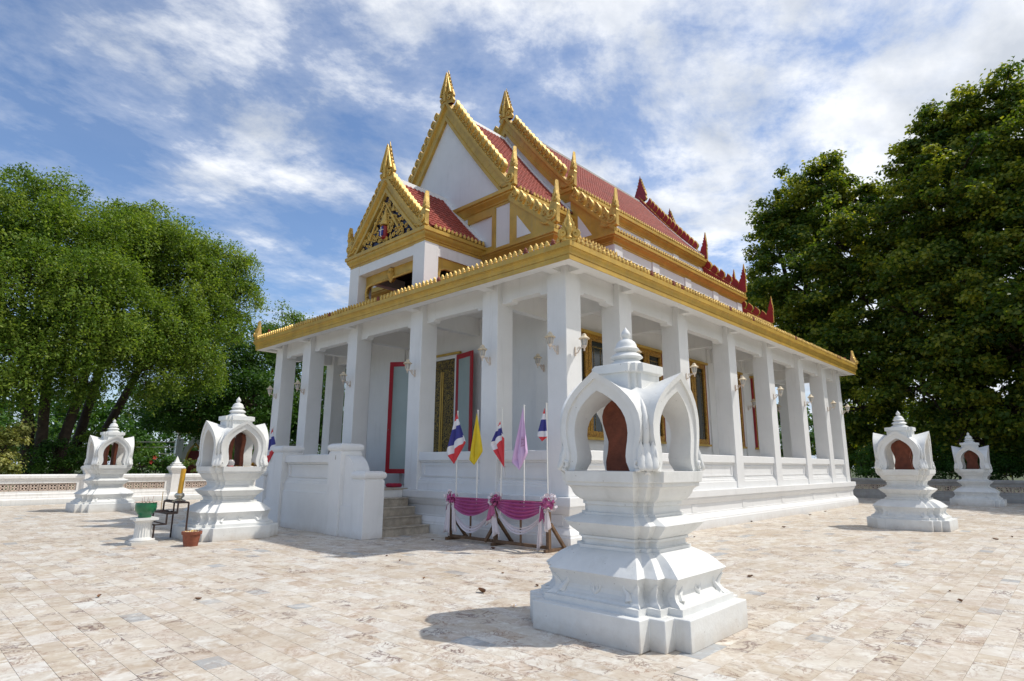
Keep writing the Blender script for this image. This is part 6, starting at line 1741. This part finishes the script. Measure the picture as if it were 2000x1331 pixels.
# the same row of trees runs on beyond the right picture edge and shades the back wall
tree('bodhi_tree', 'bodhi tree reaching in over the back wall from outside the right picture edge', (43.0, -5.5, -0.06),
     [((42.0, -4.0, 13.0), (4.5, 4.0, 3.5)), ((41.8, 0.2, 9.2), (4.0, 3.8, 2.2)), ((38.2, -1.2, 9.2), (3.4, 2.8, 1.8)), ((35.2, -1.8, 7.6), (2.6, 2.2, 1.4)), ((38.0, -3.4, 11.5), (3.2, 2.4, 2.0)), ((44.5, -7.0, 14.0), (4.5, 4.0, 4.0)), ((46, -3, 11), (3.5, 3.5, 3.5)), ((43, -5, 17), (3.5, 3.5, 3.0))],
     BODHI, 9, trunk_r=0.6, clump_r=0.9, clumps_per=18, leaves_per=110, leaf=(0.28, 0.22), droop=0.25, group='bodhi trees right of the hall', twig=False)
# ---- far wood closing the view behind the walls
def far_wood():
    rs = np.random.default_rng(77); bl = []
    for px in range(-120, 760, 34): bl.append(blob(px, 872 + 14 * math.sin(px * 0.05), 66 + 6 * math.sin(px * 0.11), 34, 1.0))
    for px in range(-120, 700, 45): bl.append(blob(px, 835 + 22 * math.sin(px * 0.031), 74, 38, 1.0))
    for px in range(-120, 560, 50): bl.append(blob(px, 795 + 18 * math.sin(px * 0.04), 80, 40, 1.0))
    for px in range(1480, 2200, 32): bl.append(blob(px, 880, 68, 34, 1.0))
    for px in range(1480, 2200, 42): bl.append(blob(px, 835, 74, 40, 1.0))
    C, A, B, Tn, _ = crown_points(rs, bl, 1.3, 3.2, 60, 0.42, 0.26, 0.2, tone_mu=0.45)
    k = C[:, 2] > -0.05
    tag(obj('far_wood', leaf_mesh('far_wood', C[k], A[k], B[k], Tn[k], DEEP)), 'green belt of distant trees closing the view behind the walls', 'wood', kind='stuff')
far_wood()

# ================================================================ background gate, spire and wires
p = at(378, 905, 47)
gt = thing('gilded_gate', 'small white gate with gilded pointed arch behind the wall, left of the landing pavilion', 'gate', (p.x, p.y, 0), R(-20))
m = MB()
arch = [(-0.42, 0.0), (-0.42, 1.9), (-0.36, 2.25), (-0.2, 2.6), (0, 2.9), (0.2, 2.6), (0.36, 2.25), (0.42, 1.9), (0.42, 0.0)]
for a, b in zip(arch[:-1], arch[1:]): pass
outer_ = [(-0.75, 0), (-0.75, 2.3), (-0.62, 2.7), (-0.35, 3.15), (0, 3.7), (0.35, 3.15), (0.62, 2.7), (0.75, 2.3), (0.75, 0)]
ring_o = [(x, -0.25, z) for x, z in outer_]; ring_i = [(x, -0.25, z) for x, z in arch]
m.add(ring_o + ring_i + [(x, 0.25, z) for x, _, z in ring_o] + [(x, 0.25, z) for x, _, z in ring_i],
      [(i, i + 1, 9 + i + 1, 9 + i) for i in range(8)] + [(18 + i, 27 + i, 27 + i + 1, 18 + i + 1) for i in range(8)] + [(i, 18 + i, 18 + i + 1, i + 1) for i in range(8)] + [(9 + i, 9 + i + 1, 27 + i + 1, 27 + i) for i in range(8)])
m.build('arch', WALLW, gt)
m = MB(); m.tube([(x * 1.12, -0.27, z * 1.03) for x, z in arch], 0.07, 6); m.build('gilded_moulding', GOLD, gt)
m = MB(); m.box(-0.42, 0.42, 0.1, 0.2, 0.0, 2.5); m.build('door_leaf', REDP, gt)
for s in (-1, 1):
    m = MB(); m.box(s * 0.95 - 0.2, s * 0.95 + 0.2, -0.3, 0.3, 0, 3.3); m.build('pier', WALLW, gt)
m = MB(); m.loft([[(-1.3 * k, -0.5 * k, z), (1.3 * k, -0.5 * k, z), (1.3 * k, 0.5 * k, z), (-1.3 * k, 0.5 * k, z)] for z, k in ((3.7, 1), (3.95, 1), (4.3, 0.75), (4.35, 0.8), (4.8, 0.45), (4.85, 0.5), (5.6, 0.06))], True); m.build('tiered_roof', GOLD, gt)
p = at(343, 900, 60)
sp = thing('spire', 'slender silvery spire on a tapering shaft far behind the wall post', 'spire', (p.x, p.y, 0))
m = MB(); m.lathe([(0.9, 0), (0.9, 0.8), (0.7, 0.9), (0.6, 1.6), (0.35, 2.2), (0.3, 2.6), (0.22, 3.6), (0.15, 4.4), (0.16, 4.5), (0.10, 4.6), (0.09, 5.6), (0.04, 6.4)], 14); m.build('shaft', SILVER, sp, smooth=40)
m = MB(); m.lathe([(0.02, 6.3), (0.10, 6.5), (0.02, 6.7), (0.0, 7.0)], 10); m.build('finial', SILVER, sp, smooth=40)
for k, (y0, y1, lab) in enumerate(((858, 852, 'highest overhead wire crossing behind the wall on the left'), (868, 862, 'middle overhead wire crossing behind the wall on the left'), (880, 876, 'lowest overhead wire crossing behind the wall on the left'))):
    w = thing('overhead_wire', lab, 'wire', tuple(at(-150, y0, 45)))
    a, b = at(-150, y0, 45), at(700, y1, 62)
    m = MB(); m.tube([tuple(a.lerp(b, i / 20) - a - Vector((0, 0, 0.35 * math.sin(math.pi * i / 20)))) for i in range(21)], 0.022, 5); m.build('cable', CABLE, w)
